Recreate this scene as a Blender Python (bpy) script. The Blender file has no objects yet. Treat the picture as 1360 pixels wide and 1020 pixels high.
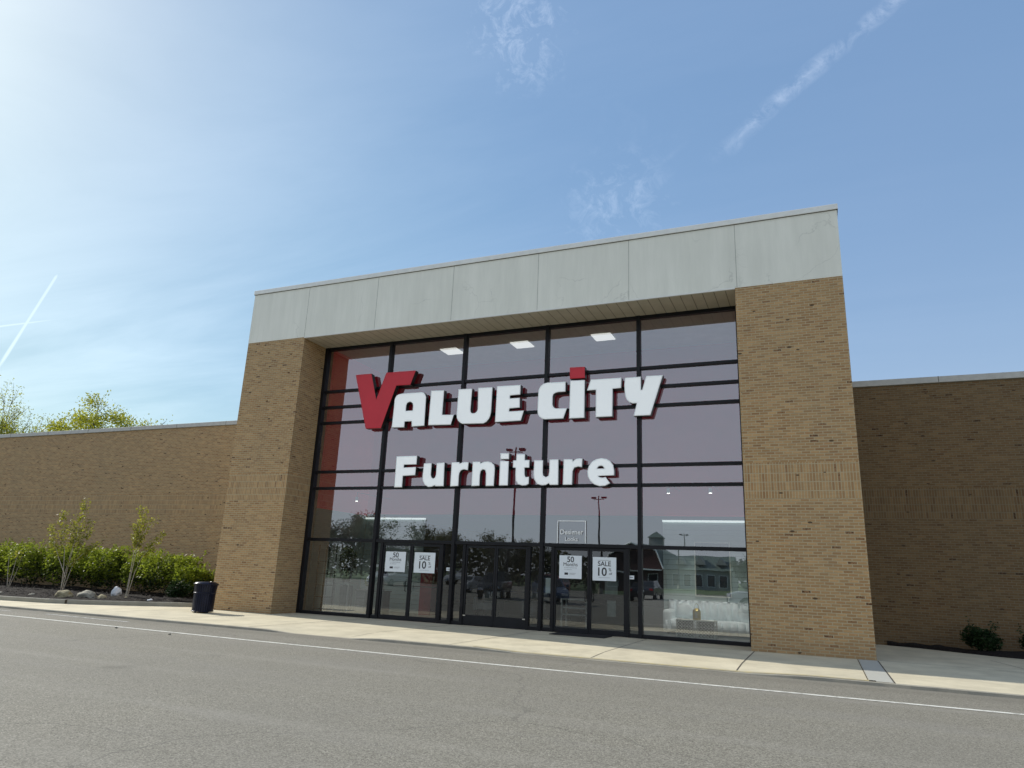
import bpy, bmesh, math, random
from mathutils import Vector, Matrix
from mathutils.geometry import tessellate_polygon
random.seed(7)
SC = bpy.context.scene
COL = SC.collection
R = math.radians

# ------------------------------------------------------------------ node helpers
def new_mat(name):
    m = bpy.data.materials.new(name); m.use_nodes = True
    nt = m.node_tree; nt.nodes.clear()
    out = nt.nodes.new('ShaderNodeOutputMaterial')
    return m, nt, out
def nd(nt, t, **kw):
    n = nt.nodes.new(t)
    for k, v in kw.items(): setattr(n, k, v)
    return n
def setin(n, **kw):
    for k, v in kw.items():
        n.inputs[k.replace('_', ' ')].default_value = v
def mth(nt, op, a, b=None, c=None, clamp=False):
    n = nt.nodes.new('ShaderNodeMath'); n.operation = op; n.use_clamp = clamp
    for i, x in enumerate((a, b, c)):
        if x is None: continue
        if isinstance(x, (int, float)): n.inputs[i].default_value = x
        else: nt.links.new(x, n.inputs[i])
    return n.outputs[0]
def mixc(nt, fac, a, b, mode='MIX'):
    n = nt.nodes.new('ShaderNodeMix'); n.data_type = 'RGBA'; n.blend_type = mode
    for sock, x in ((n.inputs[0], fac), (n.inputs[6], a), (n.inputs[7], b)):
        if isinstance(x, (int, float)): sock.default_value = x
        elif isinstance(x, tuple): sock.default_value = (*x[:3], 1)
        else: nt.links.new(x, sock)
    return n.outputs[2]
def ramp(nt, fac, stops, interp='LINEAR'):
    n = nt.nodes.new('ShaderNodeValToRGB'); cr = n.color_ramp; cr.interpolation = interp
    while len(cr.elements) > 1: cr.elements.remove(cr.elements[-1])
    cr.elements[0].position = stops[0][0]; c = stops[0][1]
    cr.elements[0].color = (*c, 1) if isinstance(c, tuple) else (c, c, c, 1)
    for p, c in stops[1:]:
        e = cr.elements.new(p); e.color = (*c, 1) if isinstance(c, tuple) else (c, c, c, 1)
    nt.links.new(fac, n.inputs[0]); return n.outputs[0]
def coords(nt, which='Object', scale=(1, 1, 1), loc=(0, 0, 0), rot=(0, 0, 0)):
    tc = nd(nt, 'ShaderNodeTexCoord'); mp = nd(nt, 'ShaderNodeMapping')
    mp.inputs['Scale'].default_value = scale; mp.inputs['Location'].default_value = loc; mp.inputs['Rotation'].default_value = rot
    nt.links.new(tc.outputs[which], mp.inputs[0]); return mp.outputs[0]
def wpos(nt, scale=(1, 1, 1)):
    g = nd(nt, 'ShaderNodeNewGeometry'); mp = nd(nt, 'ShaderNodeMapping'); mp.inputs['Scale'].default_value = scale
    nt.links.new(g.outputs['Position'], mp.inputs[0]); return mp.outputs[0]
def noise(nt, vec, scale, detail=4, rough=.55, dist=0.):
    n = nd(nt, 'ShaderNodeTexNoise'); setin(n, Scale=scale, Detail=detail, Roughness=rough, Distortion=dist)
    nt.links.new(vec, n.inputs['Vector']); return n.outputs[0]
def principled(nt, out, col, rough=.6, metal=0., spec=.5, bump=None, bstr=.3, bdist=.01, **kw):
    p = nd(nt, 'ShaderNodeBsdfPrincipled')
    if isinstance(col, tuple): p.inputs['Base Color'].default_value = (*col, 1)
    else: nt.links.new(col, p.inputs['Base Color'])
    if isinstance(rough, (int, float)): p.inputs['Roughness'].default_value = rough
    else: nt.links.new(rough, p.inputs['Roughness'])
    p.inputs['Metallic'].default_value = metal; p.inputs['Specular IOR Level'].default_value = spec
    for k, v in kw.items(): p.inputs[k].default_value = v
    if bump is not None:
        b = nd(nt, 'ShaderNodeBump'); b.inputs['Strength'].default_value = bstr; b.inputs['Distance'].default_value = bdist
        nt.links.new(bump, b.inputs['Height']); nt.links.new(b.outputs[0], p.inputs['Normal'])
    nt.links.new(p.outputs[0], out.inputs[0]); return p
def simple(name, col, rough=.6, metal=0., spec=.5, vary=.18, scale=6., bstr=.08, emit=None, **kw):
    m, nt, out = new_mat(name)
    v = wpos(nt); n = noise(nt, v, scale, 5, .6)
    d = tuple(c * (1 - vary) for c in col); l = tuple(min(1, c * (1 + vary)) for c in col)
    c = ramp(nt, n, [(.3, d), (.7, l)])
    p = principled(nt, out, c, rough, metal, spec, n, bstr, .004, **kw)
    if emit: p.inputs['Emission Color'].default_value = (*emit[0], 1); p.inputs['Emission Strength'].default_value = emit[1]
    return m

# ------------------------------------------------------------------ materials
def brick_mat(name, cols, mortar, dirt=.25):
    m, nt, out = new_mat(name)
    g = nd(nt, 'ShaderNodeNewGeometry'); s = nd(nt, 'ShaderNodeSeparateXYZ'); nt.links.new(g.outputs['Position'], s.inputs[0])
    u = mth(nt, 'ADD', s.outputs[0], s.outputs[1]); z = s.outputs[2]
    cA = nd(nt, 'ShaderNodeCombineXYZ'); nt.links.new(mth(nt, 'ADD', u, 200.), cA.inputs[0]); nt.links.new(mth(nt, 'ADD', z, 20.31), cA.inputs[1])
    cB = nd(nt, 'ShaderNodeCombineXYZ'); nt.links.new(mth(nt, 'ADD', z, 20.0 - 3.505 + 3.44), cB.inputs[0]); nt.links.new(mth(nt, 'ADD', u, 200.), cB.inputs[1])
    def bk(vec, w, h, off):
        b = nd(nt, 'ShaderNodeTexBrick', offset=off, squash=1.0)
        setin(b, Scale=1., Mortar_Size=.0095, Mortar_Smooth=.15, Bias=0., Brick_Width=w, Row_Height=h)
        b.inputs['Color1'].default_value = (0, 0, 0, 1); b.inputs['Color2'].default_value = (1, 1, 1, 1); b.inputs['Mortar'].default_value = (.5, .5, .5, 1)
        nt.links.new(vec.outputs[0], b.inputs['Vector']); return b.outputs[0], b.outputs[1]
    c1, f1 = bk(cA, .203, .0677, .5); c2, f2 = bk(cB, .215, .0677, .0)
    band = mth(nt, 'MULTIPLY', mth(nt, 'GREATER_THAN', z, 3.535), mth(nt, 'LESS_THAN', z, 4.41))
    cc = mixc(nt, band, c1, c2); ff = mixc(nt, band, f1, f2)
    wp = wpos(nt)
    fine = noise(nt, wp, 22, 3, .6)
    pick = mth(nt, 'ADD', cc, mth(nt, 'MULTIPLY', mth(nt, 'SUBTRACT', fine, .5), .10))
    bc = ramp(nt, pick, cols)
    big = noise(nt, wpos(nt, (1, 1, .45)), .55, 5, .6)
    bc = mixc(nt, ramp(nt, big, [(.35, 0.), (.7, dirt)]), bc, tuple(c * .55 for c in mortar))
    col = mixc(nt, ff, bc, mixc(nt, big, mortar, tuple(c * .8 for c in mortar)))
    # low splash dirt near the pavement
    low = ramp(nt, z, [(0., .28), (.5, .0)]); col = mixc(nt, low, col, (.16, .12, .08))
    # small dark pits and knocked out corners, long soft streaks along the courses
    vo = nd(nt, 'ShaderNodeTexVoronoi'); vo.inputs['Scale'].default_value = 1.; nt.links.new(wpos(nt, (5, 5, 11)), vo.inputs['Vector'])
    sc_ = nd(nt, 'ShaderNodeSeparateColor'); nt.links.new(vo.outputs['Color'], sc_.inputs[0])
    pit = mth(nt, 'MULTIPLY', mth(nt, 'LESS_THAN', sc_.outputs[0], .035), mth(nt, 'LESS_THAN', vo.outputs[0], .28))
    col = mixc(nt, mth(nt, 'MULTIPLY', pit, .85), col, (.05, .03, .02))
    stk = noise(nt, wpos(nt, (1.2, 1.2, 14)), 1.6, 4, .7); col = mixc(nt, ramp(nt, stk, [(.45, 0.), (.7, .34)]), col, tuple(c * .38 for c in mortar))
    h = mth(nt, 'ADD', mth(nt, 'MULTIPLY', mth(nt, 'SUBTRACT', 1., ff), 1.), mth(nt, 'MULTIPLY', cc, .5))
    principled(nt, out, col, .9, 0, .25, mth(nt, 'ADD', h, mth(nt, 'MULTIPLY', fine, .4)), .9, .008)
    return m
def bricks(name, k):
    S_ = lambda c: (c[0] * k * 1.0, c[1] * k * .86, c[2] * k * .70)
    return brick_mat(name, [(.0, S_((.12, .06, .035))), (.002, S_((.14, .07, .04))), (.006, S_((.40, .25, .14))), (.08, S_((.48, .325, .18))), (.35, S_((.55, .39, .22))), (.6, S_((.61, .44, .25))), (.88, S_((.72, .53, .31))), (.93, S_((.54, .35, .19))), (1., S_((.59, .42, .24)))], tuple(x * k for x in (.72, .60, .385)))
BR = bricks('tan_brick', .80); BRL = bricks('tan_brick_left_wing', .78); BRR = bricks('shaded_brick_right_wing', .33)  # right wing copy is darkened: the portal's shade is put into its colour

def stucco():
    m, nt, out = new_mat('painted_panel')
    w = wpos(nt); st = noise(nt, wpos(nt, (1, 1, .12)), 2.3, 6, .65); f = noise(nt, w, 30, 3); big = noise(nt, w, .35, 3)
    c = ramp(nt, st, [(.3, (.76, .775, .70)), (.5, (.83, .845, .765)), (.72, (.92, .93, .85))])
    c = mixc(nt, ramp(nt, big, [(.4, 0.), (.7, .35)]), c, (.72, .73, .66))
    vo = nd(nt, 'ShaderNodeTexVoronoi', feature='DISTANCE_TO_EDGE'); vo.inputs['Scale'].default_value = .33
    add = nd(nt, 'ShaderNodeVectorMath', operation='ADD'); nn = nd(nt, 'ShaderNodeTexNoise'); setin(nn, Scale=1.6, Detail=5.)
    nt.links.new(w, nn.inputs['Vector']); nt.links.new(w, add.inputs[0]); nt.links.new(nn.outputs[1], add.inputs[1]); nt.links.new(add.outputs[0], vo.inputs['Vector'])
    cr = mth(nt, 'MULTIPLY', ramp(nt, vo.outputs[0], [(0., .38), (.005, .0)]), ramp(nt, noise(nt, w, .6, 2), [(.5, 0.), (.6, .65)]))
    c = mixc(nt, cr, c, (.22, .235, .22))
    principled(nt, out, c, .8, 0, .3, f, .3, .004); return m
STUCCO = stucco()
def asphalt():
    m, nt, out = new_mat('asphalt')
    w = wpos(nt); a = noise(nt, w, 70, 6, .75); b = noise(nt, w, .25, 5, .6); c0 = noise(nt, wpos(nt, (.25, 1.5, 1)), .9, 5, .6)
    vo = nd(nt, 'ShaderNodeTexVoronoi'); vo.inputs['Scale'].default_value = 85; nt.links.new(w, vo.inputs['Vector'])
    sp = nd(nt, 'ShaderNodeSeparateColor'); nt.links.new(vo.outputs['Color'], sp.inputs[0])
    mixv = mth(nt, 'ADD', mth(nt, 'MULTIPLY', a, .55), mth(nt, 'MULTIPLY', sp.outputs[0], .45))
    c = ramp(nt, mixv, [(.22, (.085, .078, .06)), (.42, (.195, .184, .150)), (.60, (.26, .246, .203)), (.85, (.47, .45, .38))])
    c = mixc(nt, ramp(nt, b, [(.35, 0.), (.7, .35)]), c, (.19, .182, .16))
    c = mixc(nt, ramp(nt, c0, [(.5, 0.), (.75, .3)]), c, (.26, .25, .23))
    cr = nd(nt, 'ShaderNodeTexVoronoi', feature='DISTANCE_TO_EDGE'); cr.inputs['Scale'].default_value = .11
    nn = nd(nt, 'ShaderNodeTexNoise'); setin(nn, Scale=.8, Detail=6.); ad = nd(nt, 'ShaderNodeVectorMath', operation='ADD')
    nt.links.new(w, nn.inputs['Vector']); nt.links.new(w, ad.inputs[0]); nt.links.new(nn.outputs[1], ad.inputs[1]); nt.links.new(ad.outputs[0], cr.inputs['Vector'])
    k = ramp(nt, cr.outputs[0], [(0., .25), (.0016, 0.)]); c = mixc(nt, k, c, (.05, .05, .048))
    # oil drips and old spills, a gritty strip in the gutter, sun bleached wheel paths
    oil = nd(nt, 'ShaderNodeTexVoronoi'); oil.inputs['Scale'].default_value = .55; nt.links.new(ad.outputs[0], oil.inputs['Vector'])
    oc = nd(nt, 'ShaderNodeSeparateColor'); nt.links.new(oil.outputs['Color'], oc.inputs[0])
    c = mixc(nt, mth(nt, 'MULTIPLY', mth(nt, 'LESS_THAN', oc.outputs[0], .22), ramp(nt, oil.outputs[0], [(.03, .42), (.16, 0.)])), c, (.07, .066, .055))
    sy = nd(nt, 'ShaderNodeSeparateXYZ'); nt.links.new(w, sy.inputs[0])
    gy = mth(nt, 'MULTIPLY', mth(nt, 'ADD', mth(nt, 'ADD', sy.outputs[1], 4.75), mth(nt, 'MULTIPLY', noise(nt, w, 2.5, 5, .7), .4)), 1.6, clamp=True)
    c = mixc(nt, mth(nt, 'MULTIPLY', gy, .45), c, (.12, .112, .09))
    wh = mth(nt, 'ABSOLUTE', mth(nt, 'SINE', mth(nt, 'MULTIPLY', mth(nt, 'ADD', sy.outputs[1], 8.1), 1.65))); c = mixc(nt, mth(nt, 'MULTIPLY', ramp(nt, wh, [(.0, .22), (.4, 0.)]), ramp(nt, noise(nt, wpos(nt, (.12, .6, 1)), 1., 4), [(.4, .3), (.65, 1.)])), c, (.36, .345, .30))
    principled(nt, out, c, .88, 0, .25, mth(nt, 'ADD', mixv, mth(nt, 'MULTIPLY', k, -1.)), .7, .006); return m
ASPH = asphalt()
def concrete(name, base, stain=.3):
    m, nt, out = new_mat(name)
    w = wpos(nt); a = noise(nt, w, 1.3, 8, .65); f = noise(nt, w, 60, 4, .7); b = noise(nt, w, .35, 3)
    c = ramp(nt, a, [(.3, tuple(x * (1 - stain) for x in base)), (.6, base), (.8, tuple(min(1, x * 1.1) for x in base))])
    c = mixc(nt, ramp(nt, f, [(.35, .35), (.5, 0.)]), c, tuple(x * .6 for x in base))
    c = mixc(nt, ramp(nt, b, [(.45, 0.), (.7, .3)]), c, (base[0] * .8, base[1] * .78, base[2] * .7))
    vo = nd(nt, 'ShaderNodeTexVoronoi'); vo.inputs['Scale'].default_value = 1.9; nt.links.new(w, vo.inputs['Vector']); vc = nd(nt, 'ShaderNodeSeparateColor'); nt.links.new(vo.outputs['Color'], vc.inputs[0])
    gum = mth(nt, 'MULTIPLY', mth(nt, 'LESS_THAN', vc.outputs[1], .3), mth(nt, 'LESS_THAN', vo.outputs[0], .045)); c = mixc(nt, mth(nt, 'MULTIPLY', gum, .55), c, tuple(x * .35 for x in base))
    sx = nd(nt, 'ShaderNodeSeparateXYZ'); nt.links.new(w, sx.inputs[0]); wn = nd(nt, 'ShaderNodeTexWhiteNoise', noise_dimensions='1D'); nt.links.new(mth(nt, 'FLOOR', mth(nt, 'DIVIDE', mth(nt, 'ADD', sx.outputs[0], .45), 2.88)), wn.inputs['W'])
    c = mixc(nt, mth(nt, 'MULTIPLY', wn.outputs[0], .30), c, (base[0] * .72, base[1] * .72, base[2] * .74))
    principled(nt, out, c, .85, 0, .3, f, .35, .004); return m
CONC = concrete('pale_concrete', (.68, .62, .46), .3)
CONC2 = concrete('new_concrete', (.50, .50, .45), .12)
KERBC = concrete('kerb_concrete', (.36, .34, .28), .3)
JOINT = simple('dark_joint', (.07, .06, .045), .95)  # plain dark colour shared by joints and seams
def worn(name, base, under, amt):
    m, nt, out = new_mat(name); w = wpos(nt)
    n = noise(nt, w, 9, 6, .7); n2 = noise(nt, w, 60, 3, .7)
    f = ramp(nt, mth(nt, 'ADD', mth(nt, 'MULTIPLY', n, .6), mth(nt, 'MULTIPLY', n2, .4)), [(amt - .06, 1.), (amt + .04, 0.)])
    principled(nt, out, mixc(nt, f, base, under), .75, 0, .3, n2, .3, .004); return m
WHITEP = worn('worn_white_paint', (.72, .72, .66), (.30, .29, .26), .455)
FADEP = worn('faded_white_paint', (.55, .55, .52), (.2, .195, .18), .52)
YELP = worn('worn_yellow_paint', (.50, .42, .20), (.44, .40, .29), .53)
COPING = simple('pale_metal_coping', (.80, .82, .80), .55, 0., vary=.06)
COPW = simple('grey_metal_coping', (.50, .50, .47), .55, 0., vary=.1)
def soffit():
    m, nt, out = new_mat('soffit_panel'); g = nd(nt, 'ShaderNodeNewGeometry'); s = nd(nt, 'ShaderNodeSeparateXYZ'); nt.links.new(g.outputs[0], s.inputs[0])
    fr = mth(nt, 'FRACT', mth(nt, 'MULTIPLY', s.outputs[0], 1 / .3)); k = ramp(nt, fr, [(0., 1.), (.06, 0.), (.94, 0.), (1., 1.)])
    n = noise(nt, wpos(nt), 3, 4); c = mixc(nt, k, ramp(nt, n, [(.3, (.50, .47, .37)), (.7, (.58, .54, .44))]), (.17, .15, .11))
    principled(nt, out, c, .6, 0, .4, mth(nt, 'MULTIPLY', k, -1.), .5, .01); return m
SOFF = soffit()
FRAME = simple('black_bronze_frame', (.006, .0065, .009), .42, 0., .3, vary=.3, scale=3, bstr=.02)
DOORF = simple('dark_door_frame', (.009, .010, .013), .42, 0., .3, vary=.25, scale=3, bstr=.02)
def glass(name, tint, base, wob=.06):
    m, nt, out = new_mat(name)
    tr = nd(nt, 'ShaderNodeBsdfTransparent'); tr.inputs[0].default_value = (*tint, 1)
    gl = nd(nt, 'ShaderNodeBsdfGlossy'); gl.inputs['Roughness'].default_value = .003; gl.inputs[0].default_value = (.93, .97, 1, 1)
    fr = nd(nt, 'ShaderNodeFresnel'); fr.inputs[0].default_value = 1.5
    fac = mth(nt, 'ADD', mth(nt, 'MULTIPLY', fr.outputs[0], 1.3), base, clamp=True)
    n = noise(nt, wpos(nt), .8, 2, .5); b = nd(nt, 'ShaderNodeBump'); b.inputs['Strength'].default_value = wob; b.inputs['Distance'].default_value = .02
    nt.links.new(n, b.inputs['Height']); nt.links.new(b.outputs[0], gl.inputs['Normal'])
    mx = nd(nt, 'ShaderNodeMixShader'); nt.links.new(fac, mx.inputs[0]); nt.links.new(tr.outputs[0], mx.inputs[1]); nt.links.new(gl.outputs[0], mx.inputs[2])
    # a thin film of dust
    df = nd(nt, 'ShaderNodeBsdfDiffuse'); df.inputs[0].default_value = (.6, .6, .6, 1); m2 = nd(nt, 'ShaderNodeMixShader')
    nt.links.new(ramp(nt, noise(nt, wpos(nt), 1.1, 6, .7), [(.4, .008), (.75, .035)]), m2.inputs[0]); nt.links.new(mx.outputs[0], m2.inputs[1]); nt.links.new(df.outputs[0], m2.inputs[2])
    nt.links.new(m2.outputs[0], out.inputs[0]); return m
GLASS = glass('reflective_glass', (.82, .86, .84), .25)
DGLASS = glass('door_glass', (.70, .76, .74), .07)
REDW = simple('red_wall', (.80, .015, .065), .7, vary=.06, scale=2)
REDS = simple('red_side_wall', (.85, .012, .05), .7, vary=.05, scale=2, emit=((1., .0, .05), .045))  # faint red glow added to brighten this unlit wall
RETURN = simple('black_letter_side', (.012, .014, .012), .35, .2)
FACEW = simple('white_letter_face', (.88, .90, .90), .35, vary=.02, scale=2, bstr=.02, emit=((.87, .96, 1), .24))  # faint glow added so the shaded faces look brighter
FACER = simple('red_letter_face', (.50, .02, .035), .4, vary=.06, scale=2, bstr=.02, emit=((.7, .01, .03), .07))  # weak red glow added to lift the face colour
RIMW = simple('white_letter_trim', (.93, .96, .97), .3, vary=.01)
CEIL = simple('ceiling_tile', (.78, .83, .84), .8, vary=.04)
LAMP = simple('lit_lamp_panel', (.8, .8, .8), .5, emit=((1, .98, .95), .95))
STRIP = simple('lit_light_strip', (.8, .8, .8), .5, emit=((.92, 1, 1), .85))
TEAL = simple('grey_green_board', (.38, .46, .44), .7, vary=.06, scale=2)
TRIMW = simple('white_trim', (.75, .78, .78), .5, vary=.03)
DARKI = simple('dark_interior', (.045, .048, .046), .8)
FLOORI = simple('store_floor', (.15, .15, .14), .35, vary=.25, scale=1.5)
TANW = simple('tan_wall', (.38, .30, .22), .8)
def leafmat(name, c0, c1, c2, tl=.45):
    m, nt, out = new_mat(name)
    oi = nd(nt, 'ShaderNodeNewGeometry'); rnd = oi.outputs['Random Per Island']
    c = ramp(nt, rnd, [(0., c0), (.5, c1), (1., c2)])
    big = noise(nt, wpos(nt), 1.6, 3); c = mixc(nt, ramp(nt, big, [(.35, .45), (.6, 0.)]), c, tuple(x * .45 for x in c0))
    d = nd(nt, 'ShaderNodeBsdfPrincipled'); nt.links.new(c, d.inputs['Base Color']); d.inputs['Roughness'].default_value = .45; d.inputs['Specular IOR Level'].default_value = .12
    t = nd(nt, 'ShaderNodeBsdfTranslucent'); nt.links.new(mixc(nt, .5, c, (c1[0] * 1.6, c1[1] * 1.5, c1[2])), t.inputs[0])
    mx = nd(nt, 'ShaderNodeMixShader'); mx.inputs[0].default_value = tl
    nt.links.new(d.outputs[0], mx.inputs[1]); nt.links.new(t.outputs[0], mx.inputs[2]); nt.links.new(mx.outputs[0], out.inputs[0]); return m
LHEDGE = leafmat('hedge_leaf', (.08, .115, .012), (.20, .265, .03), (.37, .43, .06))
LYEW = leafmat('dark_evergreen_leaf', (.008, .02, .008), (.02, .045, .015), (.045, .08, .03), .2)
LSAP = leafmat('young_leaf', (.13, .14, .02), (.26, .28, .045), (.42, .42, .09), .5)
LTREE = leafmat('spring_leaf', (.16, .18, .02), (.32, .35, .04), (.50, .50, .08), .5)
LDULL = leafmat('dull_spring_leaf', (.035, .04, .015), (.07, .075, .03), (.12, .12, .05), .35)
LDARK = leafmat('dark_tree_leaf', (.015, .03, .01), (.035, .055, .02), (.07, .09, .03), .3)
BARK = simple('grey_bark', (.16, .13, .10), .9, vary=.35, scale=12)
BARKW = simple('pale_bark', (.42, .38, .30), .85, vary=.25, scale=20)
def mulch():
    m, nt, out = new_mat('dark_mulch'); w = wpos(nt); a = noise(nt, w, 26, 6, .75); b = noise(nt, w, 2.2, 4)
    c = ramp(nt, a, [(.35, (.010, .008, .008)), (.55, (.022, .019, .018)), (.75, (.06, .052, .048))])
    c = mixc(nt, ramp(nt, b, [(.5, 0.), (.75, .4)]), c, (.05, .045, .038)); principled(nt, out, c, .95, 0, .2, a, 1., .05); return m
MULCH = mulch()
def rock(name, base):
    m, nt, out = new_mat(name); w = wpos(nt); a = noise(nt, w, 5, 6, .7); f = noise(nt, w, 40, 4, .7)
    c = ramp(nt, a, [(.3, tuple(x * .5 for x in base)), (.6, base), (.8, tuple(min(1, x * 1.25) for x in base))])
    principled(nt, out, c, .85, 0, .3, mth(nt, 'ADD', a, mth(nt, 'MULTIPLY', f, .4)), .6, .03); return m
ROCKT = rock('tan_rock', (.36, .32, .20)); ROCKW = rock('white_rock', (.75, .78, .80)); ROCKG = rock('grey_rock', (.30, .29, .24))
CANM = simple('navy_steel', (.006, .009, .028), .3, .5, vary=.25, scale=5)
LINER = simple('black_liner', (.008, .008, .01), .5)
RUBBER = simple('black_rubber', (.012, .012, .013), .8)
PAPER = simple('white_paper', (.80, .86, .90), .6, vary=.02)
INK = simple('black_ink', (.03, .03, .035), .6); INKG = simple('grey_ink', (.30, .32, .34), .6)
VINYL = simple('white_vinyl', (.92, .95, .95), .6, vary=.02)
SOFAM = simple('pale_velvet', (.85, .92, .95), .75, vary=.08, scale=4)
LATT = simple('champagne_metal', (.70, .70, .62), .45, .1); GOLD = simple('gold_metal', (.55, .42, .12), .3, .8)
ARTD = simple('dark_art_print', (.01, .014, .018), .25, vary=.6, scale=2); IRON = simple('black_iron', (.012, .012, .012), .4, .6)
POT = simple('white_pot', (.6, .62, .6), .5); GREYW = simple('grey_wood', (.20, .20, .19), .6, vary=.2)
STEEL = simple('brushed_steel', (.6, .6, .58), .28, .9)
GRASS = simple('lawn', (.07, .11, .03), .95, vary=.4, scale=.6)
CARM = {k: simple('car_paint_' + k, c, .3, .2, vary=.05, **{'Coat Weight': .8}) for k, c in dict(white=(.75, .76, .77), blue=(.03, .07, .15), black=(.015, .016, .018), silver=(.42, .43, .44), red=(.28, .02, .02)).items()}
CARG = simple('car_glass', (.012, .015, .018), .08, .1, vary=.1); TYRE = simple('tyre_rubber', (.02, .02, .02), .85)
RIMM = simple('wheel_alloy', (.45, .45, .46), .3, .8); HEADL = simple('clear_lamp', (.7, .72, .75), .12); TAILL = simple('red_lamp', (.4, .01, .01), .2)
BARNR = simple('barn_red_siding', (.05, .018, .016), .8); BARNG = simple('barn_green_roof', (.10, .14, .12), .7); BARNW = simple('barn_wall', (.33, .34, .30), .8)

# ------------------------------------------------------------------ mesh helpers
class MB:
    def __init__(s): s.v = []; s.f = []; s.sm = False
    def face(s, pts):
        i = len(s.v); s.v += [tuple(p) for p in pts]; s.f.append(tuple(range(i, i + len(pts)))); return s
    def box(s, x0, x1, y0, y1, z0, z1):
        i = len(s.v)
        s.v += [(x, y, z) for z in (z0, z1) for y in (y0, y1) for x in (x0, x1)]
        s.f += [tuple(i + k for k in q) for q in ((0, 2, 3, 1), (4, 5, 7, 6), (0, 1, 5, 4), (2, 6, 7, 3), (0, 4, 6, 2), (1, 3, 7, 5))]; return s
    def tube(s, pts, rad, n=8, cap=True):
        pts = [Vector(p) for p in pts]
        if isinstance(rad, (int, float)): rad = [rad] * len(pts)
        rings = []; up = Vector((0, 0, 1))
        for k, p in enumerate(pts):
            d = (pts[min(k + 1, len(pts) - 1)] - pts[max(k - 1, 0)])
            d = d.normalized() if d.length > 1e-9 else Vector((0, 0, 1))
            a = d.cross(up if abs(d.z) < .95 else Vector((1, 0, 0))).normalized(); b = d.cross(a)
            i = len(s.v); rings.append(i)
            for j in range(n):
                t = 2 * math.pi * j / n; s.v.append(tuple(p + (a * math.cos(t) + b * math.sin(t)) * rad[k]))
        for k in range(len(rings) - 1):
            for j in range(n):
                s.f.append((rings[k] + j, rings[k] + (j + 1) % n, rings[k + 1] + (j + 1) % n, rings[k + 1] + j))
        if cap: s.f.append(tuple(rings[0] + j for j in range(n))[::-1]); s.f.append(tuple(rings[-1] + j for j in range(n)))
        return s
    def prism(s, poly, axis, a, b):
        """poly of 2-tuples extruded along axis ('x','y','z') from a to b"""
        def P(p, t): return {'x': (t, p[0], p[1]), 'y': (p[0], t, p[1]), 'z': (p[0], p[1], t)}[axis]
        i = len(s.v); n = len(poly)
        s.v += [P(p, a) for p in poly] + [P(p, b) for p in poly]
        tri = tessellate_polygon([[Vector((p[0], p[1], 0)) for p in poly]])
        for t in tri: s.f.append(tuple(i + k for k in t)); s.f.append(tuple(i + n + k for k in t)[::-1])
        for k in range(n): s.f.append((i + k, i + (k + 1) % n, i + n + (k + 1) % n, i + n + k))
        return s
    def sphere(s, c, r, seg=12, rings=8, z0=-1.):
        rr = r if isinstance(r, tuple) else (r, r, r); i = len(s.v)
        for a in range(rings + 1):
            t = math.pi * a / rings
            for b in range(seg):
                p = 2 * math.pi * b / seg
                s.v.append((c[0] + rr[0] * math.sin(t) * math.cos(p), c[1] + rr[1] * math.sin(t) * math.sin(p), c[2] + rr[2] * max(z0, math.cos(t))))
        for a in range(rings):
            for b in range(seg): s.f.append((i + a * seg + b, i + (a + 1) * seg + b, i + (a + 1) * seg + (b + 1) % seg, i + a * seg + (b + 1) % seg))
        return s
    def lathe(s, prof, c=(0, 0), n=24):
        i = len(s.v)
        for r, z in prof:
            for b in range(n): s.v.append((c[0] + r * math.cos(2 * math.pi * b / n), c[1] + r * math.sin(2 * math.pi * b / n), z))
        for a in range(len(prof) - 1):
            for b in range(n): s.f.append((i + a * n + b, i + a * n + (b + 1) % n, i + (a + 1) * n + (b + 1) % n, i + (a + 1) * n + b))
        return s
    def build(s, name, mat, parent=None, smooth=False, bevel=0., recalc=True):
        me = bpy.data.meshes.new(name); me.from_pydata(s.v, [], s.f)
        if recalc:
            bm = bmesh.new(); bm.from_mesh(me); bmesh.ops.recalc_face_normals(bm, faces=bm.faces)
            bm.to_mesh(me); bm.free()
        me.materials.append(mat)
        if smooth:
            for p in me.polygons: p.use_smooth = True
        o = bpy.data.objects.new(name, me); COL.objects.link(o)
        if parent is not None: o.parent = parent
        if bevel:
            b = o.modifiers.new('edge', 'BEVEL'); b.width = bevel; b.segments = 2; b.limit_method = 'ANGLE'; b.angle_limit = R(40)
        return o
def tag(o, label, cat, group=None):
    o['label'] = label; o['category'] = cat
    if group: o['group'] = group
    return o
def thing(name, label, cat, loc=(0, 0, 0), rz=0., group=None):
    o = bpy.data.objects.new(name, None); o.empty_display_size = .2; COL.objects.link(o)
    o.location = loc; o.rotation_euler = (0, 0, rz); return tag(o, label, cat, group)
def struct(o): o['kind'] = 'structure'; return o
def copy_tree(root, loc, rz=0., label=None, sc=None):
    r = root.copy(); COL.objects.link(r); r.location = loc; r.rotation_euler = (0, 0, rz)
    if sc: r.scale = sc
    if label: r['label'] = label
    def rec(a, b):
        for ch in list(a.children):
            c = ch.copy(); COL.objects.link(c); c.parent = b; rec(ch, c)
    rec(root, r); return r
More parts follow.
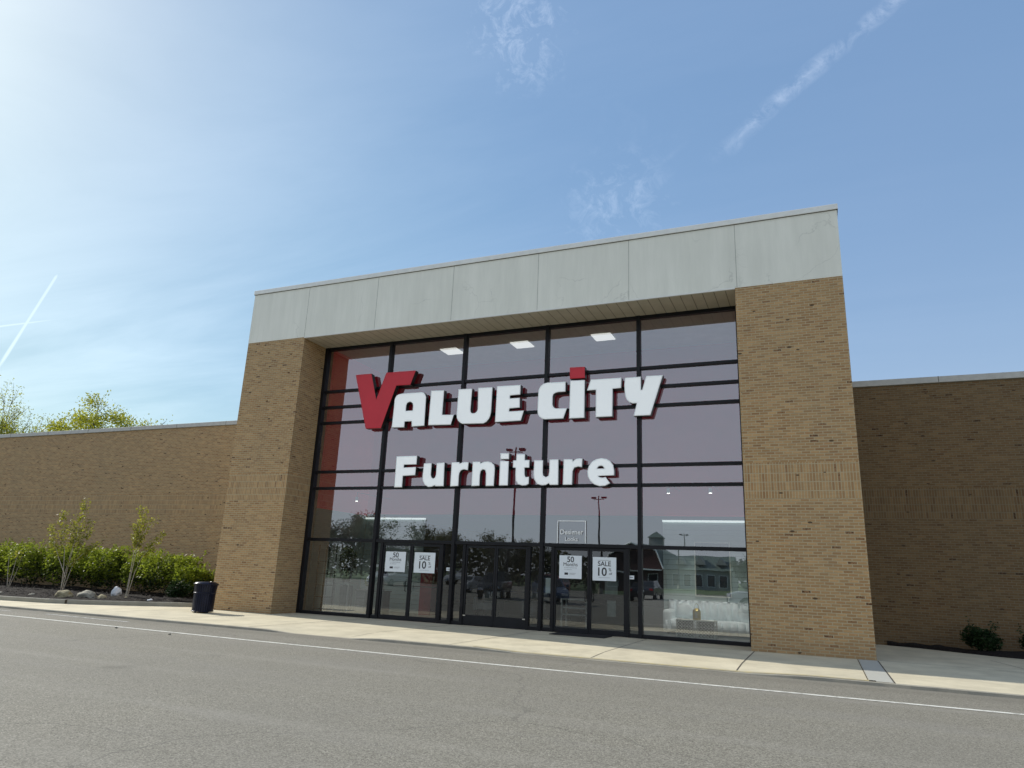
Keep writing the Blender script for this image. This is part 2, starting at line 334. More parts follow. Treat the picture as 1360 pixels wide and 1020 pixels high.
def text_mesh(name, body, size, x, y, z, mat, parent, align='CENTER', sx=1., bold=0., spacing=1.):
    """lettering as a flat mesh facing -Y, lower edge at z, parent at the origin of the world or with given offset"""
    cu = bpy.data.curves.new(name, 'FONT'); cu.body = body; cu.size = size; cu.align_x = align; cu.offset = bold; cu.space_character = spacing
    t = bpy.data.objects.new(name, cu); COL.objects.link(t); bpy.context.view_layer.update()
    me = bpy.data.meshes.new_from_object(t.evaluated_get(bpy.context.evaluated_depsgraph_get()))
    bpy.data.objects.remove(t); bpy.data.curves.remove(cu)
    for v in me.vertices: v.co = Vector((x + v.co.x * sx, y, z + v.co.y))
    me.materials.clear(); me.materials.append(mat); me.name = name
    o = bpy.data.objects.new(name, me); COL.objects.link(o); o.parent = parent; return o
SUN_E = 5.0; SKY_S = .13; SKY_DUST = 1.0; SKY_G = .40; SKY_K = 2.98; SKY_SAT = 1.98; SKY_TINT = (.955, .975, 1.0); HAZE_C = (5.4, 5.85, 6.6); CL_B = 2.; LW0 = -5.6
LETTERS = {
 'V': ([[4.06,7.91],[4.7,7.91],[4.99,6.99],[5.3,7.9],[6.45,7.89],[6.28,7.41],[5.74,7.42],[5.28,5.99],[4.68,6.0]], None),
 'A': ([[5.7,5.99],[5.71,6.34],[5.72,6.68],[5.72,6.92],[5.74,7.0],[5.78,7.07],[5.86,7.11],[6.0,7.13],[6.72,7.13],[6.81,7.11],[6.88,7.04],[6.92,6.95],[6.92,6.79],[6.93,6.0],[6.46,5.99],[6.44,6.17],[6.18,6.17],[6.18,5.98]], [[6.19,6.53],[6.19,6.71],[6.22,6.79],[6.28,6.82],[6.33,6.83],[6.39,6.8],[6.43,6.76],[6.45,6.68],[6.45,6.53]]),
 'L': ([[7.09,7.16],[7.57,7.14],[7.56,6.33],[7.98,6.31],[7.89,5.99],[7.07,6.01]], None),
 'U': ([[8.09,7.14],[8.58,7.13],[8.56,6.45],[8.57,6.38],[8.61,6.33],[8.67,6.32],[8.73,6.33],[8.79,6.38],[8.81,6.45],[8.79,7.14],[9.29,7.13],[9.28,6.33],[9.26,6.22],[9.22,6.12],[9.14,6.03],[9.04,5.98],[8.3,6.0],[8.22,6.04],[8.14,6.11],[8.09,6.2],[8.08,6.28]], None),
 'E': ([[9.44,7.15],[10.24,7.14],[10.24,6.83],[9.9,6.82],[9.9,6.73],[10.23,6.73],[10.24,6.42],[9.9,6.41],[9.89,6.32],[10.38,6.32],[10.29,6.01],[9.43,6.0]], None),
 'C': ([[11.7,7.14],[11.7,6.83],[11.47,6.83],[11.38,6.81],[11.32,6.77],[11.3,6.7],[11.3,6.47],[11.32,6.4],[11.36,6.35],[11.42,6.33],[11.76,6.32],[11.65,6.01],[11.07,6.01],[10.97,6.04],[10.88,6.11],[10.83,6.2],[10.82,6.34],[10.83,6.83],[10.84,6.95],[10.89,7.05],[10.98,7.12],[11.1,7.15]], None),
 'idot': ([[11.82,7.57],[12.29,7.56],[12.3,7.21],[11.83,7.22]], None),
 'istem': ([[11.84,7.16],[12.3,7.15],[12.3,6.0],[11.83,6.0]], None),
 'T': ([[12.48,7.15],[13.41,7.14],[13.4,6.83],[13.15,6.82],[13.14,6.0],[12.64,6.0],[12.64,6.82],[12.37,6.82]], None),
 'Y': ([[13.51,7.13],[13.98,7.13],[13.98,6.74],[14.01,6.74],[14.13,7.14],[14.61,7.13],[14.24,5.98],[13.76,5.98],[13.85,6.35],[13.73,6.35],[13.64,6.39],[13.56,6.47],[13.52,6.58],[13.5,6.72],[13.49,6.92]], None),
 'F': ([[5.98,5.03],[6.75,5.03],[6.75,4.75],[6.29,4.75],[6.29,4.66],[6.74,4.67],[6.73,4.41],[6.28,4.39],[6.28,4.03],[5.99,4.03]], None),
 'u1': ([[7.02,4.78],[7.3,4.78],[7.3,4.41],[7.33,4.33],[7.39,4.29],[7.45,4.32],[7.48,4.41],[7.48,4.78],[7.76,4.79],[7.78,4.05],[7.48,4.05],[7.47,4.08],[7.37,4.04],[7.23,4.03],[7.1,4.1],[7.02,4.23],[7.0,4.37]], None),
 'r1': ([[8.01,4.79],[8.28,4.79],[8.29,4.74],[8.38,4.78],[8.48,4.79],[8.6,4.78],[8.59,4.53],[8.45,4.56],[8.35,4.53],[8.3,4.44],[8.29,4.35],[8.29,4.05],[8.01,4.04]], None),
 'n': ([[8.74,4.79],[9.0,4.79],[9.01,4.74],[9.12,4.78],[9.25,4.79],[9.37,4.76],[9.47,4.68],[9.5,4.56],[9.49,4.04],[9.22,4.04],[9.21,4.42],[9.18,4.52],[9.1,4.55],[9.03,4.5],[9.01,4.38],[9.01,4.05],[8.74,4.04]], None),
 'i2dot': ([[9.66,5.03],[9.95,5.02],[9.95,4.84],[9.67,4.84]], None),
 'i2stem': ([[9.66,4.8],[9.95,4.78],[9.95,4.05],[9.66,4.05]], None),
 't': ([[10.19,4.99],[10.47,4.98],[10.47,4.8],[10.62,4.8],[10.62,4.57],[10.47,4.57],[10.48,4.36],[10.51,4.29],[10.62,4.3],[10.62,4.09],[10.54,4.05],[10.42,4.04],[10.28,4.08],[10.2,4.19],[10.18,4.35],[10.18,4.57],[10.09,4.58],[10.09,4.8],[10.19,4.8]], None),
 'u2': ([[10.77,4.79],[11.05,4.78],[11.05,4.42],[11.07,4.33],[11.15,4.28],[11.23,4.32],[11.25,4.44],[11.25,4.8],[11.53,4.8],[11.54,4.05],[11.28,4.05],[11.25,4.1],[11.16,4.05],[11.03,4.04],[10.89,4.08],[10.79,4.21],[10.76,4.37]], None),
 'r2': ([[11.69,4.8],[11.96,4.79],[11.97,4.73],[12.05,4.79],[12.15,4.81],[12.26,4.8],[12.25,4.55],[12.13,4.57],[12.02,4.54],[11.97,4.44],[11.96,4.05],[11.68,4.05]], None),
 'e': ([[13.2,4.3],[13.2,4.43],[13.17,4.59],[13.09,4.7],[12.98,4.77],[12.82,4.8],[12.69,4.78],[12.55,4.71],[12.45,4.58],[12.41,4.42],[12.43,4.27],[12.5,4.15],[12.62,4.05],[12.77,4.0],[12.94,4.01],[13.08,4.08],[12.95,4.26],[12.87,4.24],[12.79,4.25],[12.72,4.29]], [[12.7,4.5],[12.74,4.56],[12.81,4.58],[12.87,4.56],[12.91,4.5]]),
}
# ------------------------------------------------------------------ camera
cam = bpy.data.cameras.new('camera'); cam.sensor_width = 36.; cam.lens = 932.526 / 1360 * 36; cam.clip_end = 5000; cam.clip_start = .05
co = bpy.data.objects.new('camera', cam); COL.objects.link(co); SC.camera = co
fwd = Vector((-.38661076, .88455312, .26095573)); rgt = Vector((.91987107, .39013796, .04036819)); upv = Vector((.06610093, -.2556524, .96450636))
M = Matrix((rgt, upv, -fwd)).transposed().to_4x4(); M.translation = Vector((18.3575, -18.2405, 1.5093)); co.matrix_world = M

# ------------------------------------------------------------------ light
SUN = Vector((-1.6, .205, 1.)).normalized()
el = math.asin(SUN.z)
sl = bpy.data.lights.new('sun', 'SUN'); sl.energy = SUN_E; sl.angle = R(.53); sl.color = (1., .94, .84)
so = bpy.data.objects.new('sun', sl); COL.objects.link(so); so.rotation_euler = SUN.to_track_quat('Z', 'Y').to_euler(); so.location = (-60, 8, 40)
W = bpy.data.worlds.new('World'); SC.world = W; W.use_nodes = True; nt = W.node_tree; nt.nodes.clear()
wo = nd(nt, 'ShaderNodeOutputWorld'); bg = nd(nt, 'ShaderNodeBackground'); bg.inputs[1].default_value = SKY_S
sky = nd(nt, 'ShaderNodeTexSky', sky_type='NISHITA', sun_disc=False, sun_elevation=el, sun_rotation=math.atan2(SUN.x, SUN.y), altitude=200., air_density=1.0, dust_density=SKY_DUST, ozone_density=1.6)
tc = nd(nt, 'ShaderNodeTexCoord'); D = tc.outputs['Generated']
nrm = nd(nt, 'ShaderNodeVectorMath', operation='NORMALIZE'); nt.links.new(D, nrm.inputs[0]); D = nrm.outputs[0]
def dot(vec, v, src=None):
    n = nd(nt, 'ShaderNodeVectorMath', operation='DOT_PRODUCT'); nt.links.new(vec, n.inputs[0]); n.inputs[1].default_value = v; return n.outputs['Value']
sp = nd(nt, 'ShaderNodeSeparateXYZ'); nt.links.new(D, sp.inputs[0])
# project the view direction on a high cloud layer so the cirrus stretches towards the horizon
zz = mth(nt, 'MAXIMUM', mth(nt, 'ADD', sp.outputs[2], .06), .02)
cl = nd(nt, 'ShaderNodeCombineXYZ'); nt.links.new(mth(nt, 'DIVIDE', sp.outputs[0], zz), cl.inputs[0]); nt.links.new(mth(nt, 'DIVIDE', sp.outputs[1], zz), cl.inputs[1])
def cloud(scale, rot, nscale, det, rough, lo, hi, dist=0.):
    mp = nd(nt, 'ShaderNodeMapping'); mp.inputs['Scale'].default_value = scale; mp.inputs['Rotation'].default_value = (0, 0, rot)
    nt.links.new(cl.outputs[0], mp.inputs[0]); return ramp(nt, noise(nt, mp.outputs[0], nscale, det, rough, dist), [(lo, 0.), (hi, 1.)])
veil = cloud((.35, 1.3, 1), R(35), 1.1, 7, .58, .40, .74, .6)
leftm = ramp(nt, mth(nt, 'ADD', mth(nt, 'MULTIPLY', sp.outputs[0], -.5), .5), [(.42, .10), (.62, .34), (.9, 1.)])
veil = mth(nt, 'MULTIPLY', veil, leftm)
fine = noise(nt, D, 34, 7, .72, .5); rag = noise(nt, D, 9, 5, .6)
def trail(a, b, w, power, t0, t1, ragged=1.):
    a = Vector(a).normalized(); b = Vector(b).normalized(); n = a.cross(b).normalized(); m = (a + b).normalized(); t = (b - a).normalized()
    dist = mth(nt, 'ABSOLUTE', mth(nt, 'ADD', dot(D, n), mth(nt, 'MULTIPLY', mth(nt, 'SUBTRACT', rag,   .5), .026 * ragged)))
    core = ramp(nt, mth(nt, 'DIVIDE', dist, w), [(0., 1.), (1., 0.)])
    al = dot(D, t); half = (b - a).length / 2
    msk = mth(nt, 'MULTIPLY', ramp(nt, mth(nt, 'DIVIDE', mth(nt, 'ADD', al, half), 2 * half), [(0., 0.), (t0, 1.), (t1, 1.), (1., 0.)]), mth(nt, 'GREATER_THAN', dot(D, m), .6))
    br = ramp(nt, fine, [(.39, 0.), (.62, 1.)]) if ragged > .3 else 1.
    return mth(nt, 'MULTIPLY', mth(nt, 'MULTIPLY', mth(nt, 'MULTIPLY', core, msk), br), power)
parts = [trail((.16, .74, .66), (-.105, .842, .527), .0135, .72, .08, .75),
         trail((-.12, .822, .560), (-.20, .838, .508), .006, .12, .2, .8),
         trail((-.205, .842, .499), (-.33, .835, .44), .0045, .22, .2, .7),
         trail((-.8077, .4931, .3231), (-.857, .477, .195), .0024, 1.5, .05, .8, .04),
         trail((-.87, .455, .245), (-.800, .528, .280), .0022, 1., .2, .5, .04)]
def puff(c, r, power):
    c = Vector(c).normalized(); k = ramp(nt, dot(D, c), [(math.cos(r), 0.), (math.cos(r * .25), 1.)])
    return mth(nt, 'MULTIPLY', mth(nt, 'MULTIPLY', k, ramp(nt, fine, [(.47, 0.), (.72, 1.)])), power)
parts += [puff((-.3067, .6785, .6675), .045, .95), puff((-.2221, .8418, .4921), .013, .6), puff((-.18, .80, .57), .015, .06)]
tot = mth(nt, 'MULTIPLY', veil, .72)
for p in parts: tot = mth(nt, 'MAXIMUM', tot, p)
gm = nd(nt, 'ShaderNodeGamma'); gm.inputs[1].default_value = SKY_G; nt.links.new(sky.outputs[0], gm.inputs[0])
hs = nd(nt, 'ShaderNodeHueSaturation'); hs.inputs['Saturation'].default_value = SKY_SAT; hs.inputs['Value'].default_value = SKY_K; nt.links.new(gm.outputs[0], hs.inputs['Color'])
tint = mixc(nt, 1., hs.outputs[0], ramp(nt, mth(nt, 'ADD', mth(nt, 'MULTIPLY', sp.outputs[0], .5), .5), [(.09, (.80, .955, .95)), (.20, (.84, .955, .96)), (.35, (.94, .955, .985)), (.56, (1.14, 1.02, 1.03))]), 'MULTIPLY')
bri = mixc(nt, 1., tint, (CL_B, CL_B * .97, CL_B * .93), 'ADD')
# whiter haze added beyond the lot to brighten the shaded front; mirrored in the glass
added_haze = ramp(nt, mth(nt, 'MULTIPLY', sp.outputs[1], -1.), [(.02, 0.), (.55, .85)])
hz = mth(nt, 'MULTIPLY', added_haze, mth(nt, 'ADD', .72, mth(nt, 'MULTIPLY', noise(nt, cl.outputs[0], .9, 6, .6), .5)))
fin = mixc(nt, tot, tint, bri)
fin = mixc(nt, hz, fin, HAZE_C)
nt.links.new(fin, bg.inputs[0]); nt.links.new(bg.outputs[0], wo.inputs[0])
SC.view_settings.view_transform = 'Standard'; SC.view_settings.look = 'None'; SC.view_settings.exposure = 0; SC.view_settings.gamma = 1
SC.render.engine = 'CYCLES'; SC.cycles.max_bounces = 8; SC.cycles.transparent_max_bounces = 16; SC.cycles.diffuse_bounces = 4; SC.cycles.glossy_bounces = 4
SC.cycles.caustics_reflective = False; SC.cycles.use_denoising = True

RZ = -.06
# ------------------------------------------------------------------ ground, lot, pavement
g = MB(); g.face([(-2500, -2500, -.16), (2500, -2500, -.16), (2500, 2500, -.16), (-2500, 2500, -.16)]); struct(g.build('ground', GRASS))
g = MB(); g.face([(-90, -72, RZ), (110, -72, RZ), (110, -4.10, RZ), (-90, -4.10, RZ)]); struct(g.build('parking_lot', ASPH))
# pavement: a grid with two dropped kerbs
def ramp_z(x, y):
    def zone(a, b, s=.8):
        return max(0., min(1., (x - a) / s, (b - x) / s))
    k = max(zone(5.9, 9.1), zone(11.6, 18.0, 1.0) * .72, zone(20, 60, 6) * .35)
    t = max(0., min(1., (-2.9 - y) / 1.15)); return -.052 * k * t
xs = [-32 + .4 * i for i in range(int(82 / .4) + 1)]; ys = [-4.05, -3.9, -3.7, -3.5, -3.2, -2.9, -2.4, 0, 1.3, 5.3]
b = MB(); idx = {}
for j, y in enumerate(ys):
    for i, x in enumerate(xs): idx[i, j] = len(b.v); b.v.append((x, y, ramp_z(x, y)))
for j in range(len(ys) - 1):
    for i in range(len(xs) - 1):
        b.f.append((idx[i, j], idx[i + 1, j], idx[i + 1, j + 1], idx[i, j + 1]))
pav = struct(b.build('pavement', CONC))
b = MB()
for i in range(len(xs) - 1):
    x0, x1 = xs[i], xs[i + 1]
    za, zb = ramp_z(x0, -4.05), ramp_z(x1, -4.05); wob = lambda x: -4.10 + .012 * math.sin(x * 7.3) + .01 * math.sin(x * 2.1)
    b.face([(x0, wob(x0) - .012, RZ - .01), (x1, wob(x1) - .012, RZ - .01), (x1, wob(x1), zb - .012), (x0, wob(x0), za - .012)])
    b.face([(x0, wob(x0), za - .012), (x1, wob(x1), zb - .012), (x1, -4.05, zb), (x0, -4.05, za)])
struct(b.build('kerb', KERBC))
b = MB()
def jline(x0, y0, x1, y1, w=.016):
    d = Vector((x1 - x0, y1 - y0)); n = Vector((-d.y, d.x)).normalized() * w / 2; k = 12
    for i in range(k):
        a = (x0 + d.x * i / k, y0 + d.y * i / k); c = (x0 + d.x * (i + 1) / k, y0 + d.y * (i + 1) / k)
        za, zc = ramp_z(*a) + .004, ramp_z(*c) + .004
        b.face([(a[0] - n.x, a[1] - n.y, za), (c[0] - n.x, c[1] - n.y, zc), (c[0] + n.x, c[1] + n.y, zc), (a[0] + n.x, a[1] + n.y, za)])
for x, e in ((-24, -2.6), (-20.6, -2.6), (-17, -2.6), (-13.5, -2.6), (-10, -2.6), (-6.6, -2.4), (-3.4, -.9), (-.4, -.01), (2.45, -.01), (5.4, 1.15), (8.3, 1.15), (10.95, 1.15), (14.05, 1.15), (16.82, -.02), (18.98, -.02), (19.38, -.02), (24.5, 2.0), (28, 3.4), (31, 3.4)):
    jline(x, -4.05, x, e, .022 if x in (16.82, 19.38, 5.4) else .014)
jline(19.42, .1, 24.5, -.3); jline(2.5, .02, 16.75, .02, .012); jline(21.9, 2.4, 22.35, -.15)
struct(b.build('pavement_joint', JOINT))
b = MB(); b.face([(18.995, -4.04, .005), (19.365, -4.04, .005), (19.365, -.02, .005), (18.995, -.02, .005)]); struct(b.build('pavement_patch', CONC2))
b = MB()
for i in range(40):
    x0, x1 = 11.5 + i * .19, 11.5 + (i + 1) * .19
    b.face([(x0, -4.05, ramp_z(x0, -4.05) + .005), (x1, -4.05, ramp_z(x1, -4.05) + .005), (x1, -3.92, ramp_z(x1, -3.92) + .005), (x0, -3.92, ramp_z(x0, -3.92) + .005)])
struct(b.build('kerb_paint', YELP))
def lw(x):
    P = [(-60, -5.55), (-1.45, -5.68), (7.4, -5.96), (13.2, -6.03), (17, -5.98), (21, -5.89), (80, -5.4)]
    for (a, ya), (c, yc) in zip(P, P[1:]):
        if x <= c: return ya + (yc - ya) * (x - a) / (c - a)
b = MB()
for i in range(130):
    x0, x1 = -60 + i, -59 + i
    b.face([(x0, lw(x0) - .055, RZ + .004), (x1, lw(x1) - .055, RZ + .004), (x1, lw(x1) + .055, RZ + .004), (x0, lw(x0) + .055, RZ + .004)])
struct(b.build('lane_line', WHITEP))
b = MB()
b.face([(-1.2, -4.70, RZ + .004), (2.1, -4.80, RZ + .004), (2.1, -4.66, RZ + .004), (-1.2, -4.56, RZ + .004)]); b.face([(-4.2, -4.70, RZ + .004), (-2.5, -4.75, RZ + .004), (-2.5, -4.66, RZ + .004), (-4.2, -4.62, RZ + .004)])
struct(b.build('faded_marking', FADEP))
b = MB()
for i in range(-12, 16):   # bay lines far out in the lot, seen in the glass
    b.face([(i * 2.8, -44, RZ + .004), (i * 2.8 + .1, -44, RZ + .004), (i * 2.8 + .1, -34, RZ + .004), (i * 2.8, -34, RZ + .004)])
struct(b.build('parking_bay_line', WHITEP))

# ------------------------------------------------------------------ the store building
X1, X2, X3, DG, ZF, ZC = 2.5, 16.754, 19.361, 1.2723, 9.108, 11.12
store = thing('store_building', 'tan brick furniture store with tall glazed entrance under a pale fascia', 'building', (0, 0, 0))
def bx(name, mat, *a, parent=store, bevel=0.): return MB().box(*a).build(name, mat, parent, bevel=bevel)
bx('brick_pier', BR, 0, X1, 0, 12, 0, ZF); bx('brick_pier', BR, X2, X3, 0, 12, 0, ZF)
bx('fascia', STUCCO, 0, X3, -.01, 12, ZF, 10.96)
SEAL = simple('seal_joint', (.36, .37, .34), .8)
for x in (2.49, 5.35, 8.2, 11.1, 13.88, 16.81): bx('fascia_joint', SEAL, x - .006, x + .006, -.013, -.008, ZF + .01, 10.955)
b = MB(); b.box(-.03, X3 + .03, -.05, 12.03, 10.965, ZC); b.build('coping', COPING, store, bevel=.01)
b = MB(); b.box(-.02, X3 + .02, -.03, 12.02, 10.955, 10.967); b.build('coping_dark_strip', JOINT, store)  # thin dark strip under the coping
bx('drip_edge', COPING, X1 + .0, X2, -.02, .03, ZF - .03, ZF - .001)
bx('soffit', SOFF, X1, X2, .031, DG + .05, ZF - .03, ZF - .003)
# wings
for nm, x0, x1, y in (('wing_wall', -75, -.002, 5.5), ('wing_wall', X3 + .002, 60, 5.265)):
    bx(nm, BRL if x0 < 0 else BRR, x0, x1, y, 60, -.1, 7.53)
    m = MB(); m.box(x0, x1, y - .05, y + .35, 7.532, 7.72); m.build('wing_coping', COPW, store, bevel=.01)
    k = max(x0, -24.) + 2.6
    while k < min(x1, 34): bx('coping_seam', JOINT, k, k + .015, y - .054, y - .049, 7.54, 7.722); k += 3.05
bx('flat_roof', DARKI, -75, 60, 5.9, 60, 7.531, 7.6)
# small fittings on the right wing wall
m = MB(); m.box(28.9, 29.1, 5.20, 5.263, 5.95, 6.05); m.build('wall_vent', TRIMW, store)
# glazing
V = [2.56, 5.28, 8.13, 10.995, 13.863, 16.70]; H = [.05, 2.36, 4.051, 4.611, 6.314, 6.870, 7.448, 9.03]
for i, x in enumerate(V):
    fr = MB()
    w = .055
    if i == 0: fr.box(X1 + .001, X1 + .13, DG - .09, DG + .1, .002, ZF - .032)
    elif i == 5: fr.box(X2 - .13, X2 - .001, DG - .09, DG + .1, .002, ZF - .032)
    else: fr.box(x - w, x + w, DG - .095, DG + .1, .002, ZF - .032)
    fr.build('vertical_mullion', FRAME, store, bevel=.006)
for i in range(5):
    a, c = V[i] + (.072 if i == 0 else .057), V[i + 1] - (.078 if i == 4 else .057)
    for k, z in enumerate(H[1:-1]):
        h = .045 if k else .05
        bx('horizontal_mullion', FRAME, a, c, DG - .07, DG + .08, z - h, z + h, bevel=.006)
    bx('head_frame', FRAME, a, c, DG - .07, DG + .08, ZF - .14, ZF - .033, bevel=.006)
    if i in (0, 4): bx('sill_frame', FRAME, a, c, DG - .07, DG + .08, .002, .10, bevel=.006)
def pane(x0, x1, z0, z1, mat=GLASS, y=DG, parent=store, name='glass_pane'):
    # every pane sits a hair out of true, as real glazing does
    tx, tz = random.gauss(0, .0022), random.gauss(0, .0026)
    h, w = (z1 - z0) / 2, (x1 - x0) / 2
    return MB().face([(x0, y - tx * w - tz * h, z0), (x1, y + tx * w - tz * h, z0), (x1, y + tx * w + tz * h, z1), (x0, y - tx * w + tz * h, z1)]).build(name, mat, parent, recalc=False)
zr = [(.10, 2.31), (2.41, 4.006), (4.096, 4.566), (4.656, 6.269), (6.359, 6.825), (6.915, 7.403), (7.493, 8.965)]
for i in range(5):
    a = V[i] + (.072 if i == 0 else .057); c = V[i + 1] - (.078 if i == 4 else .057)
    for k, (z0, z1) in enumerate(zr):
        if k == 0 and i in (1, 2, 3): continue
        pane(a, c, z0, z1)
# entrance bays: sidelights and double doors
def entrance(xa, xb, d0, d1, solid):
    for x in (d0 - .05, d1 + .05): bx('door_jamb', FRAME, x - .05, x + .05, DG - .06, DG + .08, .003, 2.305, bevel=.004)
    if d0 - .1 - xa > .06: bx('sidelight_sill', FRAME, xa, d0 - .102, DG - .05, DG + .06, .003, .10, bevel=.004)
    if xb - d1 - .1 > .06: bx('sidelight_sill', FRAME, d1 + .102, xb, DG - .05, DG + .06, .003, .10, bevel=.004)
    if d0 - .1 - xa > .06: pane(xa, d0 - .102, .10, 2.31, DGLASS, name='sidelight_pane')
    if xb - d1 - .1 > .06: pane(d1 + .102, xb, .10, 2.31, DGLASS, name='sidelight_pane')
    mid = (d0 + d1) / 2; bot = .30 if solid else .14
    for a, c, hx in ((d0 + .002, mid - .004, mid - .10), (mid + .004, d1 - .002, mid + .10)):
        t = .055; f = MB()
        f.box(a, a + t, DG - .03, DG + .03, .012, 2.30); f.box(c - t, c, DG - .03, DG + .03, .012, 2.30)
        f.box(a + t, c - t, DG - .03, DG + .03, 2.22, 2.30); f.box(a + t, c - t, DG - .03, DG + .03, .012, bot)
        dr = f.build('door', DOORF, store, bevel=.004)
        pane(a + t, c - t, bot, 2.22, DGLASS, DG, dr)
        h = MB(); s = 1 if hx < mid else -1
        hb = hx - s * .0
        h.tube([(hb, DG - .035, .86), (hb, DG - .085, .88), (hb, DG - .085, 1.14), (hb, DG - .035, 1.16)], .013, 8)
        h.tube([(a + t, DG + .05, 1.02), (c - t, DG + .05, 1.02)], .014, 8)
        h.build('handle', FRAME, dr)
        MB().box((a + .01 if s > 0 else c - .09), (a + .09 if s > 0 else c - .01), DG - .045, DG - .031, bot - .035, bot - .005).build('hinge_plate', STEEL, dr) if solid else None
    return mid
entrance(5.337, 8.073, 5.62, 7.70, False); entrance(8.187, 10.938, 8.56, 10.56, True); entrance(11.052, 13.806, 11.40, 13.46, False)
# interior seen through the glass
YB = 4.55
bx('interior_ceiling', CEIL, X1 + .001, X2 - .001, DG + .101, YB + .15, 9.115, 9.2)
bx('interior_side_wall', TANW, X1 + .001, X1 + .03, DG + .102, 1.62, .01, 9.11)
bx('interior_side_wall', REDS, X1 + .001, X1 + .10, 1.621, YB - .001, 3.43, 9.11); bx('interior_side_wall', TEAL, X1 + .001, X1 + .08, 1.621, YB - .001, .01, 3.428)
bx('interior_side_wall', REDW, X2 - .10, X2 - .001, DG + .102, YB - .001, 3.5, 9.11); bx('interior_side_wall', TEAL, X2 - .06, X2 - .001, DG + .102, YB - .001, .01, 3.498)
bx('interior_back_wall', REDW, X1 + .001, X2 - .001, YB, YB + .15, 3.5, 9.11)
for x0, x1 in ((X1 + .09, 5.16), (13.83, X2 - .07)):
    p = MB()
    k = .02
    while k < 3.28: p.box(x0, x1, YB + .002, YB + .05, k, min(k + .145, 3.3)); k += .152
    p.build('display_wall', TEAL, store, bevel=.003)
    bx('light_strip', STRIP, x0, x1, YB - .06, YB + .04, 3.302, 3.36)
bx('interior_floor', FLOORI, X1 + .001, X2 - .001, DG + .101, 24, -.02, .008)
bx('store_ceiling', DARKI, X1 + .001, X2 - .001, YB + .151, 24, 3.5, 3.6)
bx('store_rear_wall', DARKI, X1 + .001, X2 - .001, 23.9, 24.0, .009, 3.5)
bx('red_column', simple('deep_red_column', (.34, .008, .018), .7), 5.40, 5.86, 4.1, 4.5, .009, 1.9)
for x in (6.77, 9.47, 12.33): bx('ceiling_light', LAMP, x - .32, x + .32, 2.5, 3.14, 9.08, 9.114)

# lit spot heads over the two window displays
SPOTM = simple('lit_spot_lens', (.8, .8, .8), .4, emit=((1, .97, .9), 6.))
def display_spot(x, y, z, tgt, w, lab):
    t = thing('spot_lamp', lab, 'lamp', (x, y, z), group='small lit spot lamps above the window displays')
    m = MB(); m.tube([(0, 0, 0), (0, 0, .14)], .05, 12); m.build('housing', TRIMW, t); m = MB(); m.tube([(0, 0, -.006), (0, 0, -.001)], .042, 12); m.build('lens', SPOTM, t)
    m = MB(); m.tube([(0, 0, .14), (0, 0, .3), (0, YB - y, .3)], .008, 6); m.build('arm', IRON, t)
    l = bpy.data.lights.new('spot_light', 'SPOT'); l.energy = w; l.spot_size = R(75); l.spot_blend = .6; l.color = (1, .97, .92); l.shadow_soft_size = .05
    o = bpy.data.objects.new('spot_light', l); COL.objects.link(o); o.parent = t; o.location = (0, 0, -.02); d = Vector(tgt) - Vector((x, y, z)); o.rotation_euler = d.to_track_quat('-Z', 'Y').to_euler()
display_spot(14.4, 2.6, 3.98, (14.7, 3.6, .5), 150, 'lit spot lamp nearest the fourth mullion over the sofa')
display_spot(15.6, 2.6, 3.98, (15.7, 3.6, .5), 150, 'lit spot lamp over the right half of the sofa')
display_spot(3.6, 2.4, 3.75, (3.7, 3.4, .7), 90, 'lit spot lamp over the desk in the left window')
# ------------------------------------------------------------------ sign letters
FY, FD = 1.0, .19
INFO = {
 'V': ('sign_letter', 'large red letter V starting the upper sign line', FACER), 'A': ('sign_letter', 'white capital A right after the red V on the upper sign line', FACEW),
 'L': ('sign_letter', 'white capital L between the A and the U on the upper sign line', FACEW), 'U': ('sign_letter', 'white capital U between the L and the E on the upper sign line', FACEW),
 'E': ('sign_letter', 'white capital E closing the first word of the upper sign line', FACEW), 'C': ('sign_letter', 'white capital C opening the second word of the upper sign line', FACEW),
 'T': ('sign_letter', 'white capital T with slanted left arm on the upper sign line', FACEW), 'Y': ('sign_letter', 'white capital Y at the right end of the upper sign line', FACEW),
 'F': ('sign_letter', 'white capital F at the left end of the lower sign line', FACEW), 'u1': ('sign_letter', 'white lowercase u next to the capital F on the lower sign line', FACEW),
 'r1': ('sign_letter', 'white lowercase r between the first u and the n of the lower line', FACEW), 'n': ('sign_letter', 'white lowercase n before the i on the lower sign line', FACEW),
 't': ('sign_letter', 'white lowercase t after the i on the lower sign line', FACEW), 'u2': ('sign_letter', 'white lowercase u just after the t on the lower sign line', FACEW),
 'r2': ('sign_letter', 'white lowercase r just before the final e of the lower line', FACEW), 'e': ('sign_letter', 'white round lowercase e ending the lower sign line', FACEW)}
def loop_mesh(outer, hole, y0, y1, front_only=False, back=False):
    b = MB(); loops = [outer] + ([hole] if hole else [])
    flat = [p for l in loops for p in l]
    tri = tessellate_polygon([[Vector((p[0], p[1], 0)) for p in l] for l in loops])
    return b, loops, flat, tri
def inset(poly, d):
    n = len(poly); out = []
    area = sum(poly[i][0] * poly[(i + 1) % n][1] - poly[(i + 1) % n][0] * poly[i][1] for i in range(n)); s = 1 if area > 0 else -1
    for i in range(n):
        p0, p1, p2 = Vector(poly[i - 1]), Vector(poly[i]), Vector(poly[(i + 1) % n])
        a = (p1 - p0).normalized(); c = (p2 - p1).normalized()
        na = Vector((-a.y, a.x)) * s; nc = Vector((-c.y, c.x)) * s; m = (na + nc)
        m = m / max(.35, m.dot(na)) if m.length > 1e-6 else na
        out.append(tuple(p1 + m * d))
    return out
